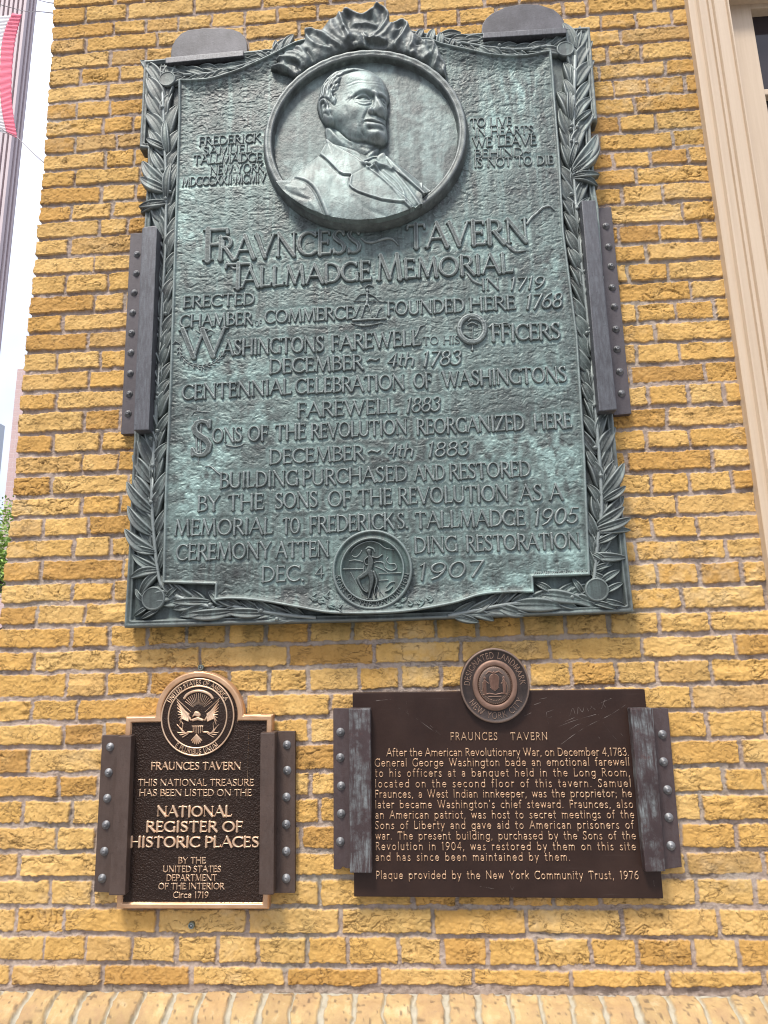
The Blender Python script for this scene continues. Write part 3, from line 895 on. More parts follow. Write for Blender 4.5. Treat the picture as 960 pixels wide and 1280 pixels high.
# glass slab
YG = 110.0; YG2 = YG + 2.0
gb = thing('glass_building', 'grey-blue glass office block at the left edge between the tower and the tree', 'building', (float(P3(6, 560, YG)[0]) - 8, YG, 0))
u1_ = float(P3(6.5, 530, YG2)[0]); zt_ = float(P3(3, 528, YG)[2])
t = NT('blue_curtain_glass')
w_ = t.n('ShaderNodeTexWave', {'Vector': t.co, 'Scale': 0.5}, bands_direction='X')
M['gb'] = t.set(Base_Color=t.mix(w_.outputs['Fac'], (0.52, 0.56, 0.60), (0.66, 0.69, 0.73)), Roughness=0.3)
b = MB(); b.box((u1_ - 16, YG, -0.1), (u1_, YG2, zt_)); b.build('wall', M['gb'], gb)
b = MB()
for k in range(16):
    b.box((u1_ - 16, YG - 0.15, zt_ - 0.35 - k * 2.2), (u1_ + 0.05, YG + 0.05, zt_ - k * 2.2))
b.build('floor_band', M['tower'], gb)

# tree in the gap
YR = 13.0
c3 = P3(3, 690, YR)
tr = thing('tree', 'bright green street tree at the left edge beside the brick corner', 'tree', (float(c3[0]) - 0.2, YR, -0.1))
t = NT('bark'); M['bark'] = t.set(Base_Color=t.mix(t.noise(20, 6), (0.07, 0.055, 0.04), (0.13, 0.11, 0.09)), Roughness=0.9)
t = NT('leaf_green')
oi = t.n('ShaderNodeVertexColor', layer_name='leafcol')
M['leaf'] = t.set(Base_Color=oi.outputs[0], Roughness=0.5)
t.b.inputs['Transmission Weight'].default_value = 0.0
bx_, by_, bz_ = tr.location
cz = float(c3[2])
b = MB(); b.tube([(bx_, by_, -0.12), (bx_ + 0.05, by_, cz * 0.45), (bx_ - 0.05, by_ + 0.1, cz)], [0.16, 0.11, 0.05], 10)
rt_ = random.Random(5)
for i in range(9):
    a = rt_.uniform(0, 2 * pi); l = rt_.uniform(0.7, 1.4); h0 = cz * rt_.uniform(0.45, 0.8)
    b.tube([(bx_, by_, h0), (bx_ + cos(a) * l * 0.5, by_ + sin(a) * l * 0.5, h0 + 0.4), (bx_ + cos(a) * l, by_ + sin(a) * l, h0 + 0.95)], [0.06, 0.04, 0.015], 6)
b.build('trunk', M['bark'], tr, smooth=True)
LV, LF, LC = [], [], []
clumps = [(bx_ + rt_.gauss(0, 0.62), by_ + rt_.gauss(0, 0.62), cz + max(-1.6, min(0.85, rt_.gauss(-0.15, 0.62))), rt_.uniform(0.22, 0.42)) for _ in range(64)]
for cx, cy, czz, cr in clumps:
    for _ in range(120):
        d3 = np.array([rt_.gauss(0, 1), rt_.gauss(0, 1), rt_.gauss(0, 1)]); d3 /= np.linalg.norm(d3)
        p = np.array([cx, cy, czz]) + d3 * cr * rt_.uniform(0.4, 1.1)
        a = np.array([rt_.gauss(0, 1), rt_.gauss(0, 1), rt_.gauss(0, 0.5)]); a /= np.linalg.norm(a)
        bb = np.cross(a, d3 + np.array([0, 0, 0.6])); bb /= np.linalg.norm(bb) + 1e-9
        s = rt_.uniform(0.035, 0.06)
        k = len(LV); LV += [p - a * s, p + bb * s * 0.45, p + a * s, p - bb * s * 0.45]; LF.append((k, k + 1, k + 2, k + 3))
        g = rt_.uniform(0.75, 1.25); LC += [(0.22 * g, 0.34 * g, 0.05 * g)] * 4
mesh_np('crown', np.array(LV), [np.array(LF)], M['leaf'], tr, False, {'leafcol': np.array(LC, np.float32)})

# taut red and white banner and its ropes
YF = 3.6
t = NT('banner_red'); M['bred'] = t.set(Base_Color=(0.72, 0.15, 0.22), Roughness=0.8)
t = NT('banner_white')
w_ = t.n('ShaderNodeTexWave', {'Vector': t.co, 'Scale': 9.0, 'Distortion': 0.6}, bands_direction='Z')
M['bwhite'] = t.set(Base_Color=t.mix(w_.outputs['Fac'], (0.68, 0.65, 0.66), (0.74, 0.72, 0.73)), Roughness=0.8)
ban = thing('hanging_banner', 'pleated white banner with a red edge band, strung on ropes at the top left', 'banner', tuple(P3(-10, 95, YF)))


def cloth(edgeA, edgeB, name, mat, dep, nv=10, root=None, fold=0.006, thick=0.006):
    A = spline(edgeA, 12); B = spline(edgeB, 12); n = min(len(A), len(B)); A, B = A[:n], B[:n]
    front = []
    for i in range(n):
        for j in range(nv + 1):
            s_ = j / nv; x = A[i, 0] * (1 - s_) + B[i, 0] * s_; y = A[i, 1] * (1 - s_) + B[i, 1] * s_
            u, z = W(x, y, -YF)
            front.append((float(u), YF + dep + fold * sin(i * 1.9 + s_ * 2.0) + 0.02 * s_, float(z)))
    back = [(x, y + thick, z) for x, y, z in front]
    m = len(front); w = nv + 1; fs = []
    for i in range(n - 1):
        for j in range(nv):
            a = i * w + j
            fs.append((a, a + 1, a + w + 1, a + w)); fs.append((m + a, m + a + w, m + a + w + 1, m + a + 1))
    for i in range(n - 1):
        for j in (0, nv):
            a = i * w + j; fs.append((a, a + w, m + a + w, m + a))
    for j in range(nv):
        for i in (0, n - 1):
            a = i * w + j; fs.append((a, a + 1, m + a + 1, m + a))
    b = MB(); b.add(front + back, fs)
    return b.build(name, mat, root, smooth=True)


inner = [(15.5, 16), (8, 32), (3, 50), (0.5, 75), (0, 110), (2, 135), (5, 152), (8.5, 166)]
outer = [(25.5, 15.5), (21, 32), (17, 50), (14, 75), (12.5, 105), (13.5, 130), (16.5, 152), (20, 171)]
cloth(inner, outer, 'red_band', M['bred'], 0.0, root=ban)
cloth([(-46, 21), (-46, 40), (-46, 60), (-46, 80), (-46, 110), (-46, 132), (-46, 142), (-46, 148)], [(x - 0.15, y) for x, y in inner], 'white_field', M['bwhite'], 0.004, nv=14, root=ban)
t = NT('grey_rope'); M['rope'] = t.set(Base_Color=(0.22, 0.20, 0.21), Roughness=0.8)
for i, (pts, lab) in enumerate([([(44, -1, YF), (58, 2.5, 2.2), (75, 5, 0.6)], 'thin grey rope, uppermost one running from the sky to the wall corner'),
                                ([(-20, 0, YF + 0.05), (27, 13, YF + 0.05), (50, 14.5, 2.0), (76, 17.5, 0.6)], 'thin grey rope holding the upper corner of the banner'),
                                ([(20, 170, YF - 0.02), (38, 188, 2.2), (58, 206, 0.6)], 'thin grey rope from the lower corner of the banner to the wall'),
                                ([(-20, 147, YF), (8, 165, YF - 0.02), (20.5, 170.5, YF - 0.03)], 'thin grey rope along the lower hem of the banner')]):
    P_ = [P3(x, y, Y) for x, y, Y in pts]
    b = MB(); b.tube([tuple(p) for p in spline(np.array(P_), 6)], 0.0035, 6)
    tag(b.build('rope', M['rope'], None, smooth=True, loc=tuple(P_[0])), lab, 'rope', 'ropes of the banner')

# ================================================================== lettering
def arc(cx, cy, rx, ry, a0, a1, n=14):
    a = np.radians(np.linspace(a0, a1, n))
    return [(cx + rx * cos(x), cy + ry * sin(x), abs(cos(x))) for x in a]       # third: 1 on vertical flanks, 0 on top and bottom


def L(*p, w=1.0):
    return [(x, y, w) for x, y in p]


th = 0.0      # weight marks: 1 thick, 0 thin


def caps():
    G = {}
    S = 'serif'
    def g(ch, adv, strokes, serifs=()):
        G[ch] = (adv, strokes, serifs)
    # serifs: (x, y, half width)
    g('A', .74, [L((.02, 0), (.37, 1), w=0), L((.37, 1), (.72, 0)), L((.15, .36), (.58, .36), w=0)], [(.02, 0, .09), (.72, 0, .10)])
    g('B', .56, [L((.1, 0), (.1, 1)), L((.1, .97), (.28, .97), w=0), arc(.28, .75, .2, .22, 90, -90), L((.1, .53), (.28, .53), w=0), L((.28, .53), (.3, .53), w=0), arc(.3, .28, .25, .25, 90, -90), L((.3, .03), (.1, .03), w=0)], [(.06, 1, .06), (.06, 0, .06)])
    g('C', .70, [arc(.42, .5, .38, .48, 48, 312, 22), L((.68, .98), (.68, .80), w=0)], [])
    g('D', .72, [L((.1, 0), (.1, 1)), L((.1, .97), (.3, .97), w=0), arc(.3, .5, .38, .47, 90, -90, 20), L((.3, .03), (.1, .03), w=0)], [(.06, 1, .06), (.06, 0, .06)])
    g('E', .52, [L((.1, 0), (.1, 1)), L((.1, .97), (.46, .97), w=0), L((.1, .52), (.40, .52), w=0), L((.1, .03), (.48, .03), w=0), L((.46, .97), (.46, .85), w=0), L((.49, .03), (.51, .17), w=0), L((.40, .45), (.40, .6), w=0)], [(.06, 1, .06), (.06, 0, .06)])
    g('F', .50, [L((.1, 0), (.1, 1)), L((.1, .97), (.46, .97), w=0), L((.1, .50), (.40, .50), w=0), L((.47, .97), (.48, .84), w=0), L((.40, .43), (.40, .58), w=0)], [(.06, 1, .06), (.1, 0, .10)])
    g('G', .74, [arc(.42, .5, .38, .48, 50, 318, 22), L((.67, .98), (.67, .80), w=0), L((.68, .05), (.68, .42))], [(.68, .42, .09)])
    g('H', .78, [L((.1, 0), (.1, 1)), L((.68, 0), (.68, 1)), L((.1, .52), (.68, .52), w=0)], [(.1, 0, .1), (.1, 1, .1), (.68, 0, .1), (.68, 1, .1)])
    g('I', .24, [L((.12, 0), (.12, 1))], [(.12, 0, .1), (.12, 1, .1)])
    g('J', .36, [L((.2, 1), (.2, .1)), arc(.06, .08, .14, .2, 0, -90, 6)], [(.2, 1, .1)])
    g('K', .68, [L((.1, 0), (.1, 1)), L((.58, 1), (.14, .48), w=0), L((.26, .6), (.64, 0))], [(.1, 0, .1), (.1, 1, .1), (.58, 1, .08), (.64, 0, .07)])
    g('L', .52, [L((.1, 0), (.1, 1)), L((.1, .03), (.48, .03), w=0), L((.48, .03), (.51, .18), w=0)], [(.1, 1, .1), (.06, 0, .06)])
    g('M', .90, [L((.08, 0), (.16, 1), w=0), L((.16, 1), (.45, .06)), L((.45, .06), (.74, 1), w=0), L((.74, 1), (.82, 0))], [(.08, 0, .09), (.82, 0, .1), (.13, 1, .05), (.77, 1, .05)])
    g('N', .80, [L((.1, 0), (.1, 1), w=0), L((.1, 1), (.70, .02)), L((.70, .02), (.70, 1), w=0)], [(.1, 0, .09), (.07, 1, .06), (.70, 1, .09)])
    g('O', .82, [arc(.41, .5, .36, .48, 0, 360, 30)], [])
    g('P', .54, [L((.1, 0), (.1, 1)), L((.1, .97), (.28, .97), w=0), arc(.28, .71, .23, .26, 90, -90), L((.28, .45), (.1, .45), w=0)], [(.06, 1, .06), (.1, 0, .1)])
    g('Q', .82, [arc(.41, .5, .36, .48, 0, 360, 30), L((.45, .1), (.8, -.2))], [])
    g('R', .62, [L((.1, 0), (.1, 1)), L((.1, .97), (.28, .97), w=0), arc(.28, .74, .21, .23, 90, -90), L((.28, .51), (.1, .51), w=0), L((.28, .51), (.60, 0))], [(.06, 1, .06), (.1, 0, .1), (.60, 0, .06)])
    g('S', .52, [[(x, y, w) for x, y, w in [(.44, .82, .2), (.38, .94, .2), (.26, .985, .1), (.14, .93, .5), (.08, .80, .9), (.12, .66, .9), (.25, .54, 1), (.38, .44, 1), (.46, .30, .9), (.44, .14, .7), (.34, .03, .2), (.22, .01, .1), (.12, .06, .2), (.06, .18, .2)]], L((.44, .80), (.45, .98), w=0), L((.06, .02), (.06, .2), w=0)], [])
    g('T', .66, [L((.33, 0), (.33, 1)), L((.04, .97), (.62, .97), w=0), L((.04, .97), (.02, .83), w=0), L((.62, .97), (.64, .83), w=0)], [(.33, 0, .1)])
    g('U', .74, [L((.1, 1), (.1, .3)), arc(.36, .3, .26, .29, 180, 360, 16), L((.62, .3), (.62, 1), w=.3)], [(.1, 1, .1), (.62, 1, .09)])
    g('V', .74, [L((.04, 1), (.37, .02)), L((.37, .02), (.70, 1), w=0)], [(.04, 1, .1), (.70, 1, .09)])
    g('W', 1.08, [L((.04, 1), (.32, .02)), L((.32, .02), (.55, 1), w=0), L((.51, .95), (.78, .02)), L((.78, .02), (1.04, 1), w=0)], [(.04, 1, .1), (.53, 1, .09), (1.04, 1, .08)])
    g('X', .70, [L((.05, 1), (.64, 0)), L((.62, 1), (.05, 0), w=0)], [(.06, 1, .09), (.63, 0, .09), (.61, 1, .08), (.06, 0, .08)])
    g('Y', .68, [L((.04, 1), (.34, .5)), L((.64, 1), (.34, .5), w=0), L((.34, .5), (.34, 0))], [(.05, 1, .09), (.63, 1, .08), (.34, 0, .1)])
    g('Z', .64, [L((.06, .97), (.58, .97), w=0), L((.58, .97), (.05, .03)), L((.05, .03), (.6, .03), w=0), L((.06, .97), (.05, .84), w=0), L((.6, .03), (.61, .17), w=0)], [])
    # figures
    g('0', .62, [arc(.31, .5, .25, .48, 0, 360, 28)])
    g('1', .34, [L((.18, 0), (.18, 1)), L((.18, 1), (.06, .88), w=0)], [(.18, 0, .1)])
    g('2', .54, [arc(.26, .74, .2, .24, 165, -10, 14), L((.455, .68), (.38, .48), (.06, .04), w=.8), L((.06, .04), (.5, .04), w=.4)])
    g('3', .52, [arc(.25, .76, .18, .22, 150, -90, 14), arc(.24, .29, .23, .27, 90, -150, 16)])
    g('4', .58, [L((.42, 0), (.42, 1)), L((.40, .98), (.04, .3), (.56, .3), w=0.1)])
    g('5', .52, [L((.46, .96), (.16, .96), w=.2), L((.16, .96), (.12, .56), w=.2), arc(.23, .32, .24, .29, 125, -150, 18)])
    g('6', .58, [arc(.29, .31, .23, .29, 0, 360, 22), [(.07, .38, 1), (.12, .62, .9), (.26, .86, .6), (.46, 1.0, .2)]])
    g('7', .52, [L((.05, .96), (.48, .96), w=.2), L((.48, .96), (.2, 0), w=.9)])
    g('8', .56, [arc(.28, .75, .19, .22, 0, 360, 20), arc(.28, .27, .23, .26, 0, 360, 22)])
    g('9', .58, [arc(.29, .69, .23, .29, 0, 360, 22), [(.51, .62, 1), (.46, .38, .9), (.32, .14, .6), (.12, 0.0, .2)]])
    g('.', .22, [L((.1, .04), (.105, .04))]); g(',', .22, [L((.11, .04), (.06, -.14), w=.5)])
    g('·', .3, [L((.15, .5), (.155, .5))]); g("'", .2, [L((.1, 1), (.08, .8), w=.5)])
    g(';', .22, [L((.1, .5), (.105, .5)), L((.11, .04), (.06, -.14), w=.5)])
    g('-', .4, [L((.08, .42), (.32, .42), w=.2)])
    g('~', .6, [[(.05, .38, .2), (.17, .5, .5), (.3, .44, .6), (.42, .36, .5), (.55, .48, .2)]])
    g(' ', .36, [])
    return G


def lower(x=.66):
    G = {}
    def g(ch, adv, strokes, serifs=()):
        G[ch] = (adv, strokes, serifs)
    o = lambda cx=.31, r=.24: arc(cx, x / 2, r, x / 2 - .03, 0, 360, 22)
    g('a', .52, [arc(.24, x - .18, .18, .16, 150, 0, 10), L((.42, x - .18), (.42, 0)), arc(.23, .19, .18, .17, 0, 360, 18)])
    g('b', .62, [L((.08, 1.02), (.08, 0)), o()])
    g('c', .52, [arc(.31, x / 2, .24, x / 2 - .03, 50, 310, 16)])
    g('d', .62, [L((.54, 1.02), (.54, 0)), o()])
    g('e', .58, [arc(.3, x / 2, .24, x / 2 - .03, 0, 318, 18), L((.07, x / 2 + .02), (.54, x / 2 + .02), w=.3)])
    g('f', .34, [arc(.29, .86, .14, .15, 60, 180, 8), L((.15, .86), (.15, 0)), L((.03, x - .03), (.29, x - .03), w=.3)])
    g('g', .60, [o(), L((.54, x), (.54, -.1)), arc(.31, -.1, .23, .17, 0, -150, 10)])
    g('h', .58, [L((.08, 1.02), (.08, 0)), arc(.29, x - .24, .2, .21, 170, 0, 10), L((.49, x - .24), (.49, 0))])
    g('i', .18, [L((.09, x), (.09, 0)), L((.09, .92), (.092, .92))])
    g('j', .2, [L((.1, x), (.1, -.2)), L((.1, .92), (.102, .92))])
    g('k', .5, [L((.08, 1.02), (.08, 0)), L((.44, x), (.1, .3), w=.5), L((.2, .4), (.46, 0), w=.8)])
    g('l', .18, [L((.09, 1.02), (.09, 0))])
    g('m', .88, [L((.08, x), (.08, 0)), arc(.26, x - .2, .18, .17, 170, 0, 8), L((.44, x - .2), (.44, 0)), arc(.62, x - .2, .18, .17, 170, 0, 8), L((.8, x - .2), (.8, 0))])
    g('n', .58, [L((.08, x), (.08, 0)), arc(.29, x - .24, .2, .21, 170, 0, 10), L((.49, x - .24), (.49, 0))])
    g('o', .62, [o()])
    g('p', .62, [L((.08, x), (.08, -.3)), o()])
    g('q', .62, [L((.54, x), (.54, -.3)), o()])
    g('r', .38, [L((.08, x), (.08, 0)), arc(.28, x - .22, .2, .2, 170, 62, 7)])
    g('s', .44, [[(.37, x - .08, .7), (.28, x - .03, .7), (.18, x - .04, .7), (.1, x - .12, .7), (.1, x - .22, .7), (.2, x - .31, .8), (.31, x - .39, .8), (.38, .17, .7), (.36, .07, .7), (.25, .02, .7), (.14, .03, .7), (.06, .09, .7)]])
    g('t', .36, [L((.15, .92), (.15, .14)), arc(.27, .14, .12, .12, 180, 280, 6), L((.03, x - .03), (.31, x - .03), w=.3)])
    g('u', .58, [L((.08, x), (.08, .22)), arc(.28, .22, .2, .2, 180, 360, 12), L((.48, x), (.48, 0))])
    g('v', .50, [L((.04, x), (.25, .02)), L((.25, .02), (.46, x), w=.8)])
    g('w', .76, [L((.04, x), (.21, .02)), L((.21, .02), (.38, x), w=.8), L((.38, x), (.55, .02)), L((.55, .02), (.72, x), w=.8)])
    g('x', .5, [L((.05, x), (.45, 0)), L((.45, x), (.05, 0), w=.7)])
    g('y', .52, [L((.04, x), (.26, .03)), L((.48, x), (.26, .03), (.14, -.3), w=.8)])
    g('z', .46, [L((.06, x - .03), (.4, x - .03), (.06, .03), (.42, .03), w=.6)])
    return G


CAPS, LOWER = caps(), lower()


def layout(text, track=0.06, sp=None):
    x = 0; out = []
    for ch in text:
        if ch == ' ' and sp is not None:
            x += sp; continue
        adv, st, se = CAPS.get(ch) or LOWER[ch]
        out.append((ch, x, st, se)); x += adv + track
    return out, x - track


def text_strokes(text, width, cap, rT=.068, rt=.042, serif=True, slant=0.0, track=0.06, sp=None, uni=None, fit=True):
    lay, w = layout(text, track, sp)
    sx = width / w if fit else cap
    S = []
    for ch, x0, st, se in lay:
        for p in st:
            S.append(np.array([((x0 + x) * sx + slant * y * cap, y * cap, cap * (uni if uni else rt + (rT - rt) * wt)) for x, y, wt in p]))
        if serif:
            for x, y, h in se:
                yy = y + (.025 if y < .5 else -.025)
                S.append(np.array([((x0 + x - h) * sx + slant * y * cap, yy * cap, cap * max(.030, rT * .27)), ((x0 + x + h) * sx + slant * y * cap, yy * cap, cap * max(.030, rT * .27))]))
    return S


def letters(name, root, mat, strokes, p0, ex, base, h, bev, res, sink=0.001, back=None, wob=None, label=None):
    """strokes in metres in the frame at p0=(u,z) with baseline direction ex; raised relief letters"""
    allp = np.concatenate(strokes)
    m = allp[:, 2].max() + 3 * res
    x0, y0 = allp[:, 0].min() - m, allp[:, 1].min() - m
    nx = int((allp[:, 0].max() + m - x0) / res) + 2; ny = int((allp[:, 1].max() + m - y0) / res) + 2
    D = strokes_sdf(strokes, x0, y0, nx, ny, res, 3 * res)
    X, Y = np.meshgrid(x0 + res * np.arange(nx), y0 + res * np.arange(ny))
    if wob:
        D = D + (fbm(X / wob[0], Y / wob[0], 71, 2) - 0.5) * wob[1]
    ey = (-ex[1], ex[0])
    U = p0[0] + X * ex[0] + Y * ey[0]; Z = p0[1] + X * ex[1] + Y * ey[1]
    k = np.clip(-D / bev, 0, 1); k = k * (2 - k)
    hh = base(U, Z) if callable(base) else base
    off = hh - sink + (h + sink) * k
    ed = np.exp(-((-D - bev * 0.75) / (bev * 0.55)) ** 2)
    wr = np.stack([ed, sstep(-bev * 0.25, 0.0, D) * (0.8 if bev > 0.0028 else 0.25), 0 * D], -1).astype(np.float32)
    o = relief_rot(name, root, mat, X, Y, U, Z, D, off, wr)
    if o and label:
        o['label'] = label
    return o


def relief_rot(name, root, mat, X, Y, U, Z, D, off, wr=None):
    """relief on a (slightly) rotated grid: snap in local coordinates then map"""
    ins = D < 0
    cell = ins[:-1, :-1] | ins[1:, :-1] | ins[:-1, 1:] | ins[1:, 1:]
    if not cell.any():
        return None
    r = X[0, 1] - X[0, 0]
    gy, gx = np.gradient(D); gx /= r; gy /= r
    n = np.sqrt(gx * gx + gy * gy) + 1e-6
    k = np.where(ins, 0, np.clip(D, 0, 2 * r)) / n
    dx, dy = -k * gx / n, -k * gy / n
    ax = (U[0, 1] - U[0, 0]) / r, (Z[0, 1] - Z[0, 0]) / r; ay = (U[1, 0] - U[0, 0]) / r, (Z[1, 0] - Z[0, 0]) / r
    U2 = U + dx * ax[0] + dy * ay[0]; Z2 = Z + dx * ax[1] + dy * ay[1]
    idx = np.arange(D.size).reshape(D.shape)
    j, i = np.nonzero(cell)
    q = np.stack([idx[j, i], idx[j, i + 1], idx[j + 1, i + 1], idx[j + 1, i]], 1)
    V = np.stack([U2.ravel(), -np.broadcast_to(off, U.shape).ravel(), Z2.ravel()], 1)
    used, inv = np.unique(q, return_inverse=True)
    return mesh_np(name, V[used], [inv.reshape(q.shape)], mat, root, True, {'wear_shade': wr.reshape(-1, 3)[used]} if wr is not None else None)


def line_frame(a, b, off):
    """pixel baseline a->b: origin, unit direction, width in metres"""
    p, q = WP([a, b], off)
    d = q - p; w = float(np.hypot(*d))
    return p, (d[0] / w, d[1] / w), w


def capm(x, y, cap, off):
    z0 = W(x, y, off)[1]; z1 = W(x, y - cap, off)[1]
    return float(z1 - z0)


def px_strokes(lists, off, r):
    """polylines in photo pixels (optionally with own radius factor) -> strokes in metres about (0,0)"""
    out = []
    for P in lists:
        P = np.asarray(P, float)
        uz = WP(P[:, :2], off)
        rr = P[:, 2] if P.shape[1] > 2 else np.ones(len(P))
        out.append(np.column_stack([uz, rr * r]))
    return out


def ring_text(text, c, rad, a_mid, size, top=True, track=0.12, sp=None, **kw):
    """letters set round a circle (metres); a_mid degrees of the middle of the text; returns strokes about the circle's centre"""
    lay, w = layout(text, track, sp)
    out = []
    for ch, x0, st, se in lay:
        adv = (CAPS.get(ch) or LOWER[ch])[0]
        xm = (x0 + adv / 2 - w / 2) * size
        ang = math.radians(a_mid) - xm / rad if top else math.radians(a_mid) + xm / rad
        if top:
            e1 = (sin(ang), -cos(ang)); e2 = (cos(ang), sin(ang)); r0 = rad - size / 2
            o = (c[0] + e2[0] * r0, c[1] + e2[1] * r0)
        else:
            e1 = (-sin(ang), cos(ang)); e2 = (-cos(ang), -sin(ang)); r0 = rad + size / 2
            o = (c[0] - e2[0] * r0, c[1] - e2[1] * r0)
        sub_ = text_strokes(ch, adv * size, size, **kw)
        for S in sub_:
            x = S[:, 0] - adv * size / 2; y = S[:, 1]
            out.append(np.column_stack([o[0] + x * e1[0] + y * e2[0], o[1] + x * e1[1] + y * e2[1], S[:, 2]]))
    return out

# ================================================================== the large memorial tablet
OB, OF, ORIM, OP = 0.012, 0.046, 0.060, 0.068          # depth of its back, border ground, rim, raised field (m in front of the wall)
base_ = W3(474, 778, OF)
memo = thing('memorial_tablet', 'large green patinated bronze tablet with oval portrait, laurel border and raised inscription', 'plaque', tuple(base_))
OUT = [(181, 79), (230, 75), (337, 65), (372, 54), (410, 42), (440, 36), (490, 36), (520, 42), (545, 47), (567, 47), (640, 42), (737, 37.5), (746.5, 154), (737.5, 155), (744, 240), (748, 262), (757, 400), (765, 510),
       (770.5, 568), (783.5, 690), (791.5, 766), (640, 771), (470, 777), (300, 781), (156.5, 785), (160, 727), (168.5, 552), (174, 420), (181, 290), (186, 215), (185.5, 189), (175.5, 188), (178.5, 130)]
PAN = np.concatenate([spline([(225, 103), (247, 103), (270, 100), (303, 89), (340, 72), (372, 56), (400, 52)], 5), [(460, 50), (525, 52)],
                      spline([(538, 52), (552, 58), (582, 65), (617, 72), (652, 73), (688, 67)], 5), [(692, 100), (700, 200), (705, 290), (722, 420), (731, 560), (737.5, 719), (666.5, 721.5)],
                      spline([(667, 741), (640, 741), (602, 744), (566, 755), (510, 765), (460, 768), (413, 767), (373, 760), (327, 752), (290, 749), (268, 751)], 5),
                      [(269, 731), (203.5, 729), (206, 620), (212, 480), (218, 300), (222, 180)]])
outp = WP(OUT, OF); panp = WP(PAN, OP)
u0, z0 = outp.min(0) - 0.02; u1, z1 = outp.max(0) + 0.02
Ub, Zb = grid(u0, u1, z0, z1, 0.0033)
dO = sdf_poly(outp, Ub, Zb)
edge = -dO
rimh = (ORIM - OF) * (1 - sstep(0.018, 0.0225, edge)) * sstep(-0.002, 0.004, edge) - 0.004 * (sstep(0.010, 0.012, edge) - sstep(0.0145, 0.0165, edge))
offb = OF + rimh + (fbm(Ub * 40, Zb * 40, 81, 3) - 0.5) * 0.0022
relief('back_plate', memo, M['bronze_border'], Ub, Zb, dO, offb, back=OB)


def hammered(U, Z):
    a = fbm(U * 66 + 2.2 * fbm(U * 30, Z * 30, 90, 2), Z * 110 + 2.2 * fbm(U * 30, Z * 30, 91, 2), 92, 3)
    b = fbm(U * 150, Z * 190, 93, 2)
    r = 1 - np.abs(2 * a - 1)
    return OP + (a - 0.5) * 0.0030 + sstep(0.75, 1.0, r) * 0.0008 + (b - 0.5) * 0.0014


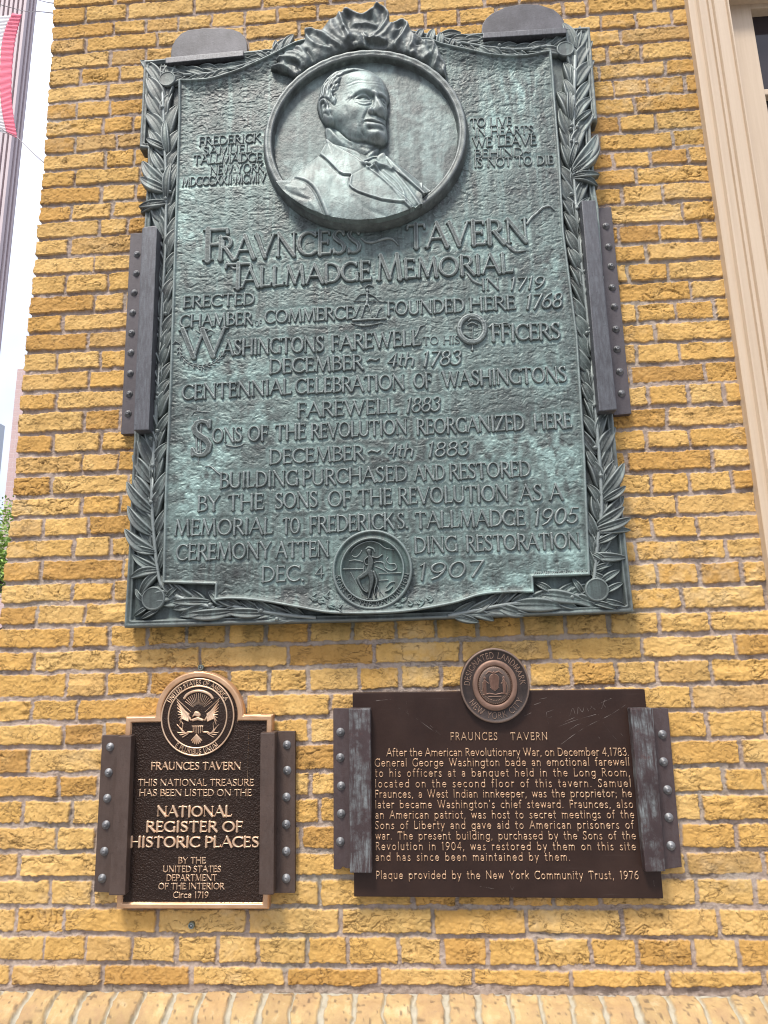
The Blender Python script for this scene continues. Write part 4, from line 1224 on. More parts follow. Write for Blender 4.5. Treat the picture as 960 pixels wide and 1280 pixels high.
OL = OP + 0.004
LINES = [  # text, start px, end px, cap height px, options
    ('FREDERICK', (247, 181.8), (327, 176.5), 11), ('SAMUEL', (252, 193.2), (315, 189.8), 10.5), ('TALLMADGE', (240, 204.8), (328, 201), 11),
    ('NEW·YORK', (261, 217.5), (330, 213.8), 11), ('MDCCCXXII·MCMIV', (226, 232.5), (333, 226.5), 11),
    ('TO LIVE', (587, 158.5), (641, 155.8), 11), ('IN HEARTS', (592, 169.8), (668.5, 166.8), 10.5), ('WE LEAVE', (590, 183.5), (672, 180.2), 12), ('BEHIND~', (592, 197), (665, 194), 10.5), ('IS NOT TO DIE', (592, 208.5), (693, 204.5), 11),
    ('F', (252, 326), (286, 324), 39), ('RAVNCESS', (271, 325), (452, 315.2), 29), ('TAVERN', (508, 310.5), (662, 302.6), 30),
    ('T', (279, 361), (315, 359.5), 31), ('ALLMADGE', (301, 359.5), (465, 350), 24), ('M', (470, 350.5), (504, 348.5), 31), ('EMORIAL', (504, 348), (643, 340), 24),
    ('IN', (601, 362.3), (626, 361.3), 14.5), ('1719', (635, 361.8), (681, 360), 15, 'i'),
    ('ERECTED', (227, 384.5), (318.5, 380.2), 14.5), ('CHAMBER', (223, 409.2), (316, 405), 15.5), ('OF', (317, 407.3), (328, 406.5), 7), ('COMMERCE', (329.5, 404), (443, 398), 16), ('FOUNDED', (483, 394), (581.5, 389.5), 17), ('HERE', (586, 388.8), (646, 385.8), 17), ('1768', (655, 386), (703, 383.8), 18, 'i'),
    ('W', (224, 448), (283, 445), 36), ('ASHINGTONS', (277, 444.3), (405.5, 438.8), 19), ('FAREWELL', (413, 438), (527, 431), 19), ('TO HIS', (527.5, 430.8), (576, 429), 10), ('FFICERS', (614, 426.3), (702, 423), 20),
    ('DECEMBER', (335, 467), (455, 461), 18), ('~', (457, 458), (477, 456), 18), ('4th', (482, 457.8), (518, 456.5), 16, 'i'), ('1783', (526, 457.5), (576, 455.5), 18, 'i'),
    ('CENTENNIAL', (226, 499.5), (365, 492), 18.5), ('CELEBRATION', (368, 492), (507, 486), 18.5), ('OF', (516.5, 485.2), (541, 484), 18.5), ('WASHINGTONS', (552.5, 483.3), (710, 476.6), 19),
    ('FAREWELL', (370, 521.5), (497, 516), 18), ('1883', (505, 515.5), (550, 513.5), 18, 'i'),
    ('S', (236, 570), (265, 569), 44), ('ONS', (264, 553.5), (303, 551.5), 18), ('OF THE', (308.5, 551.3), (383, 548), 18.5), ('REVOLUTION', (387.5, 548), (510, 542), 18.5), ('REORGANIZED', (520, 543), (656.5, 536.8), 19), ('HERE', (667, 536.3), (716, 534.2), 18.5),
    ('DECEMBER', (335, 580), (456, 574.5), 18), ('~', (458, 572), (478, 571), 18), ('4th', (482, 571.5), (517, 570), 16, 'i'), ('1883', (532, 571), (586, 569), 18, 'i'),
    ('BUILDING', (273, 610), (373, 606.5), 19), ('PURCHASED', (376.5, 606.5), (510, 600.8), 19), ('AND', (517.5, 600.8), (557, 599), 18.5), ('RESTORED', (561, 599), (664.5, 594.8), 19),
    ('BY', (245, 639), (275, 638), 19), ('THE', (283, 638), (330, 636.3), 19.5), ('SONS', (342.5, 635.8), (398, 633.3), 19.5), ('OF', (409, 633.3), (440, 632), 19.5), ('THE', (446.5, 631.8), (491, 630), 19.5), ('REVOLUTION', (497, 630), (637, 625.7), 20), ('AS A', (649.5, 626), (705, 624.3), 20),
    ('MEMORIAL', (216, 669.5), (341.5, 667), 19.5), ('TO', (352, 667), (375, 666.5), 19.5), ('FREDERICK', (385.5, 665.8), (494, 661), 20), ('S.', (496, 660.8), (512, 660), 19.5), ('TALLMADGE', (518, 660.2), (658, 656.3), 20), ('1905', (665, 656.5), (723, 653.8), 20, 'i'),
    ('CEREMONY', (218.5, 700.5), (339.5, 697.5), 20), ('ATTEN', (343.5, 697.3), (412.5, 695.5), 19.5), ('DING', (517, 691.2), (573, 689), 19.5), ('RESTORATION', (582, 689), (727, 685), 19.5),
    ('DEC.', (325, 727.5), (382, 726), 19.5), ('4', (392, 722), (406, 721.5), 14), ('1907', (520, 725), (604, 720), 20, 'i')]
# words of one line of the casting become one `inscription` part
prev = None; acc = None; BASE0 = None
groups = []
for ln in LINES:
    t_, a, b_, cap = ln[:4]; it = len(ln) > 4
    a2 = (a[0] + 1.0, a[1]); b2 = (b_[0] - 1.0, b_[1])
    p, ex, w = line_frame(a2, b2, OL)
    c_ = capm((a[0] + b_[0]) / 2, (a[1] + b_[1]) / 2, cap, OL)
    big = cap > 26
    S = text_strokes(t_, w, c_, rT=(.100 if cap > 13 else .085) if not big else .098, rt=.062 if not big else .058, slant=.22 if it else 0.0, serif=not it, track=0.05)
    if False and abs(a[1] - groups[-1]['y']) < 9 and 0 < a[0] - groups[-1]['x'] < 26 and cap < 26 and groups[-1]['cap'] < 26:
        g_ = groups[-1]
    else:
        g_ = dict(p=p, ex=ex, S=[]); groups.append(g_)
    g_['ch'] = c_
    # express in the frame of the group's first word
    dx = p - g_['p']; e0 = np.array(g_['ex']); e1 = np.array((-g_['ex'][1], g_['ex'][0]))
    ca = ex[0] * e0[0] + ex[1] * e0[1]; sa = ex[0] * e1[0] + ex[1] * e1[1]
    ox, oy = float(dx @ e0), float(dx @ e1)
    for s in S:
        g_['S'].append(np.column_stack([ox + s[:, 0] * ca - s[:, 1] * sa, oy + s[:, 0] * sa + s[:, 1] * ca, s[:, 2]]))
    g_['y'], g_['x'], g_['cap'] = b_[1], b_[0], cap

# where the letters stand the field was tooled smoother and a little deeper
WS = []; WB = []
for g_ in groups:
    for s_ in g_['S']:
        e0 = g_['ex']
        WS.append(np.column_stack([g_['p'][0] + s_[:, 0] * e0[0] - s_[:, 1] * e0[1], g_['p'][1] + s_[:, 0] * e0[1] + s_[:, 1] * e0[0], s_[:, 2]]))
        if g_['ch'] > 0.031:
            WB.append(WS[-1])
# field: hammered, with a fine raised lip and scrolled top and bottom edges
u0, z0 = panp.min(0) - 0.01; u1, z1 = panp.max(0) + 0.01
Up, Zp = grid(u0, u1, z0, z1, 0.0016)
Dp = np.full(Up.shape, 1.0)
# distance only near the outline at full precision, via a coarse pass
cs = 6
Dc = sdf_poly(panp, Up[::cs, ::cs], Zp[::cs, ::cs])
Dp = np.kron(Dc, np.ones((cs, cs)))[:Up.shape[0], :Up.shape[1]]
near = np.abs(Dp) < 0.075
Dn = sdf_poly(panp, Up[near], Zp[near]); Dp[near] = Dn
e = -Dp
HP = hammered(Up, Zp)
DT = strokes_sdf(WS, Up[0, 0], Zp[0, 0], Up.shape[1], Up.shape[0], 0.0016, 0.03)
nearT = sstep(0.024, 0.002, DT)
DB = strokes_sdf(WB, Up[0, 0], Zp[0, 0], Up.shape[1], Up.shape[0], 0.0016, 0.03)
HP = OP + (HP - OP) * (1 - 0.62 * nearT) - 0.0012 * sstep(0.011, 0.003, DB)
flat = 1 - sstep(0.004, 0.014, e)
HP = HP * (1 - flat) + (OP + 0.001) * flat
HP = HP + 0.0045 * (1 - sstep(0.0, 0.007, np.abs(e - 0.004)))
zbt = float(W(460, 768, OP)[1]); ztp = float(W(460, 66, OP)[1])
zz = (Zp - zbt)
HP = HP + 0.014 * sstep(0.075, 0.0, zz) + 0.012 * sstep(0.06, 0.0, e) * sstep(ztp - 0.22, ztp - 0.05, Zp)
PATCH = np.zeros(Up.shape)           # verdigris runs and blooms, each where the casting has one
for px_, py_, rx_, ry_, am in ((638, 118, 16, 44, .7), (612, 130, 7, 40, .6), (668, 120, 8, 40, .5), (640, 560, 42, 26, .8), (700, 585, 22, 40, .8), (690, 470, 26, 30, .5), (300, 470, 60, 20, .5), (262, 575, 36, 45, .7), (320, 520, 40, 16, .6), (240, 620, 26, 60, .5), (640, 735, 60, 20, .7), (700, 700, 36, 20, .7), (255, 440, 30, 40, .35), (560, 445, 30, 14, .5), (640, 690, 40, 14, .4), (235, 270, 20, 70, .5), (690, 340, 20, 40, .4), (600, 300, 60, 30, .3)):
    a_, b__ = W(px_, py_, OP); c_, d__ = W(px_ + rx_, py_ - ry_, OP)
    PATCH += 2.0 * am * np.exp(-(((Up - a_) / (c_ - a_)) ** 2 + ((Zp - b__) / (d__ - b__)) ** 2)) * np.clip(0.1 + 2.6 * (fbm(Up * 46, Zp * (9 if ry_ > 30 and py_ < 200 else 34), 141, 4) - 0.33), 0, 1.2)
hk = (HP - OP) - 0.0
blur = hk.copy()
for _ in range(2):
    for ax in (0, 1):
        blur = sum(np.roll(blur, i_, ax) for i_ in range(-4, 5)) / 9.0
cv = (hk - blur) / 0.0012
wv_ = np.stack([np.clip(cv - 0.4, 0, 1) * 0.6, np.clip(np.clip(-cv - 0.3, 0, 1) * 0.6 * sstep(0.0, 0.003, DT) + 0.5 * sstep(ztp - 0.62, ztp - 0.1, Zp) * sstep(0.42, 0.6, fbm(Up * 30, Zp * 2.2, 161, 4)) + 0.6 * sstep(0.0055, 0.0005, DB), 0, 1), np.clip(sstep(0.014, 0.003, DT) * 0.55 + PATCH, 0, 1)], -1).astype(np.float32)  # G also holds occlusion shade painted as a dark ring round the larger letters
relief('inscribed_field', memo, M['bronze'], Up, Zp, Dp, HP, back=OF - 0.003, attrs={'wear_shade': wv_})
_uf0, _zf0, _rf = Up[0, 0], Zp[0, 0], 0.0016


def field(U, Z):
    i = np.clip(((U - _uf0) / _rf).astype(int), 0, HP.shape[1] - 1); j = np.clip(((Z - _zf0) / _rf).astype(int), 0, HP.shape[0] - 1)
    return HP[j, i]


_sm = HP.copy()
for _ in range(3):
    for ax in (0, 1):
        k_ = np.ones(13) / 13
        _sm = np.apply_along_axis(lambda v: np.convolve(np.pad(v, 6, 'edge'), k_, 'valid'), ax, _sm)


def field_s(U, Z):
    i = np.clip(((U - _uf0) / _rf).astype(int), 0, HP.shape[1] - 1); j = np.clip(((Z - _zf0) / _rf).astype(int), 0, HP.shape[0] - 1)
    return _sm[j, i] + 0.6 * (HP[j, i] - _sm[j, i])


for g_ in groups:
    letters('inscription', memo, M['bronze_letter'], g_['S'], g_['p'], g_['ex'], field_s, min(0.0085, 0.15 * g_['ch']), min(0.0034, 0.075 * g_['ch']), 0.0010 if g_['ch'] > 0.03 else 0.0007, wob=(0.012, min(0.0012, 0.018 * g_['ch'])))

# swashes and small ornaments of the inscription
SW = [spline([(451, 297, .6), (458, 302, .9), (468, 302, 1), (480, 298, 1), (490, 298.5, .9), (498, 306, .4)], 6),
      spline([(659, 279, 1), (664, 272, 1), (672, 265, 1), (679, 259, .9), (687, 257.5, .9), (693, 262, .5)], 6),
      spline([(630, 299, 1.2), (638, 309, 1.2), (646, 314, 1), (657, 312.5, .5)], 6),
      spline([(585, 342, .9), (592, 351, .9), (602, 355, .7)], 6),
      spline([(256, 583, .4), (263, 583, .7), (270, 589, .7), (276, 594, .7)], 6),
      spline([(517, 423, .7), (521, 417, .7), (525, 408, .6), (531, 406, .4)], 6),
      spline([(284, 327, 1), (292, 335, 1), (298, 333, .5)], 6),
      spline([(612, 408, .8), (617, 404, .8), (624, 405, .7), (632, 403, .6), (640, 406, .4)], 6),
      spline([(282, 556, .5), (292, 558, .5), (300, 557, .5), (305, 554, .3)], 6)]
for s_ in px_strokes(SW, OL, 0.0052):
    c0 = s_[0, :2].copy()
    letters('flourish', memo, M['bronze_letter'], [np.column_stack([s_[:, :2] - c0, s_[:, 2]])], c0, (1, 0), field_s, 0.005, 0.004, 0.0012)


def orn(name, lists, r, h=0.006, bev=0.004, res=0.0011, mat='bronze_letter', off=None, base=None, root=None):
    S = px_strokes(lists, off or OL, r)
    c0 = S[0][0, :2].copy()
    return letters(name, root or memo, M[mat], [np.column_stack([s[:, :2] - c0, s[:, 2]]) for s in S], c0, (1, 0), base or field_s, h, bev, res)


def elps(cx, cy, rx, ry, a0=0, a1=360, n=28, w=1.0):
    a = np.radians(np.linspace(a0, a1, n)); return np.column_stack([cx + rx * np.cos(a), cy + ry * np.sin(a), np.full(n, w)])


# initial O with a plumed helmet and cutlass in it
orn('initial_letter', [elps(590, 411, 16, 16.5, w=1.35)], 0.0068, 0.009, 0.006)
orn('initial_emblem', [spline([(590, 425, .6), (590.5, 415, .7), (591, 408, .8)], 5), spline([(584, 406, .6), (590, 403, 1.2), (597, 406, .8)], 5), spline([(585, 401, .8), (590, 398, 1.4), (598, 400, 1.2), (602, 405, .6)], 5),
                      spline([(589, 395, .8), (594, 394, 1), (599, 397, .6)], 5), spline([(590, 428, .8), (590.5, 434, .8), (590.5, 437, 1.5)], 4), spline([(580, 417, .6), (586, 421, .7), (592, 423, .5)], 4)], 0.0032)
# wreath about the initial W
ring = [(226, 430), (224, 438), (227, 446), (234, 453), (243, 457), (252, 458), (261, 456), (269, 452), (275, 446), (280, 438)]
wl = [spline([(x, y, .7) for x, y in ring], 5)]
sp_ = spline(ring, 3)
for i in range(1, len(sp_) - 1, 2):
    tx, ty = sp_[i + 1] - sp_[i - 1]; n_ = math.hypot(tx, ty); tx /= n_; ty /= n_
    for sgn in (-1, 1):
        wl.append(np.array([(sp_[i][0], sp_[i][1], .4), (sp_[i][0] + 3 * tx - sgn * 2.4 * ty, sp_[i][1] + 3 * ty + sgn * 2.4 * tx, 1.0), (sp_[i][0] + 5.5 * tx - sgn * 3.0 * ty, sp_[i][1] + 5.5 * ty + sgn * 3.0 * tx, .3)]))
wl += [spline([(244, 412, .5), (252, 416, 1.2), (262, 412, 1), (268, 415, .5)], 5), spline([(246, 420, .5), (256, 421, 1.1), (264, 418, .5)], 5), np.array([(252, 460, .8), (252, 463, 1)]), np.array([(226, 430, .5), (219, 426, .9), (215, 431, .4)])]
orn('wreath', wl, 0.0030, 0.004, 0.003)
# commerce figure between COMMERCE and FOUNDED
orn('emblem_figure', [np.array([(459, 362, 1.5), (459.5, 363, 1.5)]), spline([(459, 366, 1.2), (459, 374, 1.5), (458, 381, 1.2)], 4), spline([(457, 367, .8), (450, 368, .8), (444, 374, .6)], 4), spline([(461, 367, .8), (468, 370, .8), (474, 376, .6)], 4),
                      spline([(457, 380, .9), (454, 388, .9), (452, 396, .7)], 4), spline([(460, 380, .9), (463, 388, .9), (465, 396, .7)], 4), np.array([(442, 376, .5), (486, 376.5, .4)]), np.array([(441, 400, 1.2), (482, 398, 1.0)]),
                      spline([(444, 396, .6), (447, 388, .8), (450, 382, .5)], 3), spline([(470, 396, .8), (473, 388, .8), (477, 384, .5)], 3), np.array([(441, 381, .7), (446, 392, .8), (442, 397, .5)]),
                      spline([(456, 359, .6), (461, 356, .9), (467, 358, .5)], 4), spline([(440, 404, .6), (455, 407, 1.0), (478, 403, .5)], 4)], 0.0036)
# sword behind the initial S
orn('sword', [np.array([(247, 528, 1), (247.5, 522, 1)]), np.array([(247, 510, 1.2), (247.2, 514, .9)]), spline([(239, 519, .7), (243, 514, .8), (252, 514, .8), (262, 515, .5)], 4), np.array([(244.5, 527, 1.4), (245.5, 570, 1.1)]), np.array([(250.5, 527, 1.4), (250, 570, 1.1)]),
              np.array([(240, 560, .6), (257, 567, .6)]), np.array([(240, 567, .6), (257, 560, .6)]), np.array([(247.5, 570, 1), (247.5, 580, .5)]), np.array([(241, 526, .6), (256, 532, .6)]), np.array([(256, 526, .6), (243, 532, .6)])], 0.0034, 0.0035)
# oak sprays beside the seal
sc = []
rs = random.Random(3)
for side in (((398, 752, 1), (410, 757, 1), (388, 747, 1), (420, 760, 1), (405, 745, 1)), ((502, 758, -1), (516, 755, -1), (530, 753, -1), (541, 750, -1), (509, 748, -1))):
    sc = []
    for cx, cy, dx in side:
        for k in range(6):
            a = rs.uniform(-.6, .6) + (pi if dx < 0 else 0)
            l = rs.uniform(4, 10)
            sc.append(spline([(cx, cy, .8), (cx + l * .5 * cos(a), cy + l * .5 * sin(a) + rs.uniform(-2, 2), 1.3), (cx + l * cos(a), cy + l * sin(a) + rs.uniform(-2, 2), .5)], 4))
    orn('oak_spray', sc, 0.0036, 0.0045, 0.004, mat='bronze_seal')
# foundry line, too worn to read: small raised nicks
fl = []
for i in range(24):
    x = 668 + i * 2.8
    fl.append(np.array([(x, 718 - i * .12, 1), (x + rs.uniform(-.4, .8), 714.5 - i * .12, 1)]))
    if rs.random() < .6:
        fl.append(np.array([(x, 716.5 - i * .12, 1), (x + 1.4, 716.3 - i * .12, 1)]))
orn('foundry_mark', fl, 0.0011, 0.002, 0.001, 0.0011)

# ------------------------------------------------------------------ laurel border: real leaves
def leaf(bm_v, bm_f, b, tip, width, off0, lift, sgn=0.0, nl=16, nw=14):
    """one laurel leaf from px b to px tip; midrib, veins, turned-down edges"""
    p, q = WP([b, tip], off0 + lift)
    d = q - p; l = np.hypot(*d); d = d / l; n = np.array((-d[1], d[0]))
    w_m = width * l
    base = len(bm_v)
    for i in range(nl + 1):
        s = i / nl
        hw = w_m * 2.35 * ((s + 0.02) ** 0.62) * ((1.0 - s) ** 0.80) + 0.0005
        cur = sgn * 0.10 * l * sin(pi * s)
        for j in range(nw + 1):
            v = j / nw * 2 - 1
            rib = 0.0045 * math.exp(-(v / 0.11) ** 2) * (1 - s * 0.6)
            cup = 0.0085 * abs(v) ** 1.2 - 0.013 * max(0, abs(v) - 0.80) / 0.20
            vein = 0.0005 * sin((s * 9 - abs(v) * 1.6) * 2 * pi) * (1 - abs(v)) * (abs(v) > 0.12)
            o = off0 + lift * (0.25 + 0.75 * sin(pi * min(1, s * 0.8 + 0.12))) + rib + cup * (0.4 + 0.6 * sin(pi * s)) + vein
            c = p + d * l * s + n * (hw * v + cur)
            bm_v.append((c[0], -o, c[1]))
    for i in range(nl):
        for j in range(nw):
            a = base + i * (nw + 1) + j
            bm_f.append((a, a + 1, a + nw + 2, a + nw + 1))
    # closed underside down to the border ground so that a leaf is solid
    m = len(bm_v)
    ringi = [base + j for j in range(nw + 1)] + [base + i * (nw + 1) + nw for i in range(1, nl + 1)] + [base + nl * (nw + 1) + j for j in range(nw - 1, -1, -1)] + [base + i * (nw + 1) for i in range(nl - 1, 0, -1)]
    for r in ringi:
        x, y, z = bm_v[r]; bm_v.append((x, y + min(0.016, 0.006 + lift * 0.7), z))
    k = len(ringi)
    for i in range(k):
        bm_f.append((ringi[(i + 1) % k], ringi[i], m + i, m + (i + 1) % k))


def garland(name, stem, step, lenpx, wid, spread, n_side=1, seed=1, extra=(), center=True, lim=None):
    rg = random.Random(seed)
    V, F = [], []
    sp = spline(stem, 10)
    seg = np.hypot(*np.diff(sp, axis=0).T); cum = np.concatenate([[0], np.cumsum(seg)]); tot = cum[-1]
    def at(s):
        i = min(len(seg) - 1, max(0, int(np.searchsorted(cum, s) - 1))); f = (s - cum[i]) / (seg[i] + 1e-9)
        p = sp[i] + (sp[i + 1] - sp[i]) * f; d = (sp[i + 1] - sp[i]) / (seg[i] + 1e-9)
        return p, d
    s = tot - 4; k = 0
    while s > 2:
        p, d = at(s)
        for sg in (-1, 1):
            a = math.radians((spread(s / tot, sg) if callable(spread) else spread) + rg.uniform(-7, 7)) * sg
            dd = np.array((d[0] * cos(a) - d[1] * sin(a), d[0] * sin(a) + d[1] * cos(a)))
            l = lenpx * rg.uniform(0.85, 1.15)
            leaf(V, F, p + dd * 1.5, p + dd * l, wid * rg.uniform(0.9, 1.15), OF, 0.009 + rg.uniform(0, 0.006), sgn=sg * rg.uniform(-.6, 1.0))
        if center and k % 2 == 0:
            a = math.radians(rg.uniform(-10, 10)); dd = np.array((d[0] * cos(a) - d[1] * sin(a), d[0] * sin(a) + d[1] * cos(a)))
            leaf(V, F, p, p + dd * lenpx * 0.85, wid * 0.66, OF, 0.011, sgn=rg.uniform(-.5, .5))
        s -= step * rg.uniform(0.9, 1.1); k += 1
    for (b, tp, w_, lf, sg) in extra:
        leaf(V, F, np.array(b), np.array(tp), w_ * 0.78, OF, lf * 0.72, sgn=sg)
    bm = MB(); bm.tube([W3(x, y, OF + 0.012) for x, y in sp[::3]], 0.0055, 6)
    # berries
    for _ in range(int(tot / 45)):
        p, d = at(rg.uniform(8, tot - 8)); x, y = p[0] + rg.uniform(-6, 6), p[1] + rg.uniform(-6, 6)
        c = W(x, y, OF + 0.018); c = (float(c[0]), float(c[1]))
        bm.lathe(c, [(0.0065, OF), (0.0065, OF + 0.014), (0.0055, OF + 0.019), (0.003, OF + 0.0215), (0.0004, OF + 0.022)], 10)
    n0 = len(V); allv = V + bm.v
    f4 = np.array(F); o = None
    me_f = [list(f) for f in F] + [[n0 + i for i in f] for f in bm.f]
    mb = MB(); mb.v = allv; mb.f = me_f
    return mb.build(name, M['bronze_border'], memo, smooth=True)


garland('laurel_garland', [(203, 735), (197, 712), (191, 652), (190, 600), (194, 545), (199, 440), (205, 340), (208, 250), (206, 180), (203, 105)], 21, 40, .20, lambda s, sg: 30 if sg < 0 else 24, seed=2,
        extra=[((190, 640), (156, 601), .20, .030, .6), ((190, 668), (157, 631), .20, .032, .7), ((192, 690), (153, 660), .22, .035, .8), ((194, 690), (160, 680), .20, .032, .6), ((197, 712), (163, 692), .2, .028, .5), ((198, 712), (160, 722), .22, .030, -.6), ((197, 714), (172, 746), .2, .026, -.5), ((180, 752), (168, 736), .22, .022, .2), ((184, 758), (166, 770), .2, .022, .2), ((196, 762), (174, 774), .18, .02, .2), ((206, 748), (222, 732), .22, .022, .1),
               ((208, 232), (176, 198), .24, .032, .8), ((208, 236), (173, 218), .26, .036, .9), ((208, 250), (171, 255), .22, .034, .7), ((207, 252), (174, 263), .22, .030, -.4), ((209, 184), (181, 170), .22, .028, .8), ((206, 246), (212, 200), .15, .034, .2), ((208, 190), (205, 146), .15, .032, .1),
               ((209, 240), (220, 205), .2, .028, -.3)])
garland('laurel_garland', [(741, 735), (745, 700), (748, 668), (752, 640), (750, 585), (745, 520), (738, 430), (726, 320), (718, 230), (717, 160), (719, 60)], 21, 40, .20, lambda s, sg: 30 if sg > 0 else 26, seed=3,
        extra=[((754, 618), (782, 577), .22, .033, -.5), ((755, 625), (784, 606), .22, .031, -.5), ((748, 655), (782, 632), .24, .033, -.5), ((746, 662), (791, 646), .2, .034, -.4), ((745, 664), (790, 662), .18, .028, .3), ((746, 678), (775, 664), .2, .028, -.3), ((740, 694), (785, 696), .2, .030, -.3),
               ((717, 210), (748, 164), .22, .034, -.8), ((717, 213), (751, 178), .2, .036, -.9), ((716, 214), (744, 201), .2, .030, -.4), ((716, 217), (751, 214), .2, .036, -.6), ((716, 219), (749, 229), .2, .032, .4), ((718, 152), (741, 134), .2, .028, -.5), ((714, 148), (712, 108), .15, .033, .1), ((713, 205), (722, 174), .16, .032, .1),
               ((740, 690), (762, 706), .2, .028, .4), ((742, 712), (768, 704), .2, .024, .3), ((750, 728), (776, 712), .22, .024, .2), ((756, 740), (780, 728), .22, .022, .2), ((752, 750), (782, 756), .2, .022, -.2), ((738, 716), (764, 728), .2, .02, .2), ((730, 742), (716, 722), .24, .022, .2), ((740, 752), (776, 762), .16, .022, .1)])
# bottom sprays run from the corners towards the seal
garland('laurel_garland', [(268, 760), (240, 752), (215, 743)], 15, 36, .22, 28, seed=5, extra=[((290, 764), (228, 768), .17, .026, .4), ((262, 752), (212, 752), .15, .024, 0), ((300, 758), (262, 738), .22, .024, .3), ((330, 766), (278, 764), .18, .026, .2)])
garland('laurel_garland', [(395, 772), (360, 769), (320, 763), (285, 757)], 18, 36, .19, 22, seed=6, center=False)
garland('laurel_garland', [(560, 770), (590, 764), (630, 756), (680, 750), (728, 744)], 18, 38, .20, 24, seed=7, center=False, extra=[((672, 742), (734, 752), .2, .026, .2), ((640, 756), (708, 758), .2, .028, .2), ((670, 728), (694, 742), .24, .024, .2)])
# top sprays lie along the scrolled upper edge
garland('laurel_garland', [(362, 56), (330, 72), (300, 83), (262, 92), (226, 94)], 15, 34, .20, 20, seed=8, center=True, extra=[((340, 72), (356, 46), .26, .022, .1), ((352, 66), (366, 40), .26, .024, .1), ((346, 70), (344, 48), .24, .020, .1), ((338, 76), (318, 62), .22, .022, .1)])
garland('laurel_garland', [(540, 45), (575, 53), (615, 60), (655, 62), (692, 56)], 16, 34, .20, 20, seed=9, center=True, extra=[((520, 52), (529, 33), .30, .026, .2), ((534, 56), (542, 33), .30, .026, -.2), ((548, 60), (551, 37), .28, .026, -.2), ((560, 62), (568, 44), .26, .024, -.2)])

# corner roundels
for (x, y, rx, ry) in ((208.5, 98, 10.6, 9.4), (707, 60.5, 11.2, 9.4), (191, 748, 14.5, 14.2), (746.5, 737, 15, 15)):
    c = W(x, y, OF + 0.02); c = (float(c[0]), float(c[1]))
    r_ = (float(W(x + rx, y, OF + 0.02)[0]) - float(W(x - rx, y, OF + 0.02)[0])) / 2
    b = MB(); b.lathe(c, [(r_ + 0.001, OF - 0.004), (r_ + 0.001, OF + 0.014), (r_, OF + 0.0185), (r_ - 0.002, OF + 0.020), (r_ - 0.0035, OF + 0.0205), (r_ - 0.005, OF + 0.019), (r_ - 0.006, OF + 0.0188), (r_ * 0.2, OF + 0.0195), (0.001, OF + 0.0195)], 40)
    b.build('corner_roundel', M['bronze_border'], memo, smooth=True)

# ================================================================== medallion with the portrait
OR = OP + 0.034                                        # front of the medallion's rim
ul, ur = float(W(330.5, 176, OR)[0]), float(W(583.5, 172, OR)[0])
zt_, zb_ = float(W(461, 61.5, OR)[1]), float(W(455, 279, OR)[1])
mc = ((ul + ur) / 2, (zt_ + zb_) / 2); mru, mrz = (ur - ul) / 2, (zt_ - zb_) / 2
medl = None
b = MB()
pr_ = [(1.035, OP - 0.012), (1.030, OP + 0.008), (1.016, OP + 0.022), (1.004, OR - 0.006), (0.996, OR - 0.001), (0.985, OR + 0.001), (0.968, OR), (0.955, OR - 0.002), (0.946, OR - 0.0005), (0.936, OR - 0.003), (0.928, OR - 0.010), (0.922, OR - 0.024), (0.905, OP + 0.004)]
vs_ = []; nseg = 160
for r_, o_ in pr_:
    for k in range(nseg):
        a = 2 * pi * k / nseg; wob = 0.0008 * math.sin(k * 1.7 + r_ * 40)
        vs_.append((mc[0] + mru * r_ * cos(a), -o_ - wob, mc[1] + mrz * r_ * sin(a)))
fs_ = [(i * nseg + k, i * nseg + (k + 1) % nseg, (i + 1) * nseg + (k + 1) % nseg, (i + 1) * nseg + k) for i in range(len(pr_) - 1) for k in range(nseg)]
b.add(vs_, fs_)
rim = b.build('medallion_rim', M['bronze_ribbon'], memo, smooth=True)

# ---- relief height (mm above the sunk ground), drawn in the units of an enlargement of the photo (7.385 per pixel from 370,75)
st_ = 0.62
gx = np.arange(326, 590, st_); gy = np.arange(296, 56, -st_)
PX, PY = np.meshgrid(gx, gy)
XH, YH = (PX - 370) * 7.385, (PY - 75) * 7.385


def c2h(pts):
    return [((x - 171.5) / .4644, (y - 51.4) / .4644) for x, y in pts]


def ga(cx, cy, sx, sy, h, rot=0.0):
    c_, s_ = cos(rot), sin(rot); dx, dy = XH - cx, YH - cy
    a_, b__ = dx * c_ + dy * s_, -dx * s_ + dy * c_
    return h * np.exp(-0.5 * ((a_ / sx) ** 2 + (b__ / sy) ** 2))


def rg(pts, w, h, n=6, taper=True):
    P_ = spline(pts, n) if len(pts) > 2 else np.array(pts, float)
    x0, x1 = P_[:, 0].min() - 4 * w, P_[:, 0].max() + 4 * w; y0, y1 = P_[:, 1].min() - 4 * w, P_[:, 1].max() + 4 * w
    out = np.zeros(XH.shape)
    m = (XH > x0) & (XH < x1) & (YH > y0) & (YH < y1)
    if m.any():
        out[m] = h * np.exp(-0.5 * (dist_line(P_, XH[m], YH[m]) / w) ** 2)
    return out


def inflate(poly, Rr, h, sp=True, p=2.0):
    P_ = spline(poly, 5, True) if sp else np.array(poly, float)
    d = sdf_poly(P_, XH, YH)
    s = np.clip(-d / Rr, 0, 1)
    return h * np.sqrt(np.clip(1 - (1 - s) ** p, 0, 1)), d


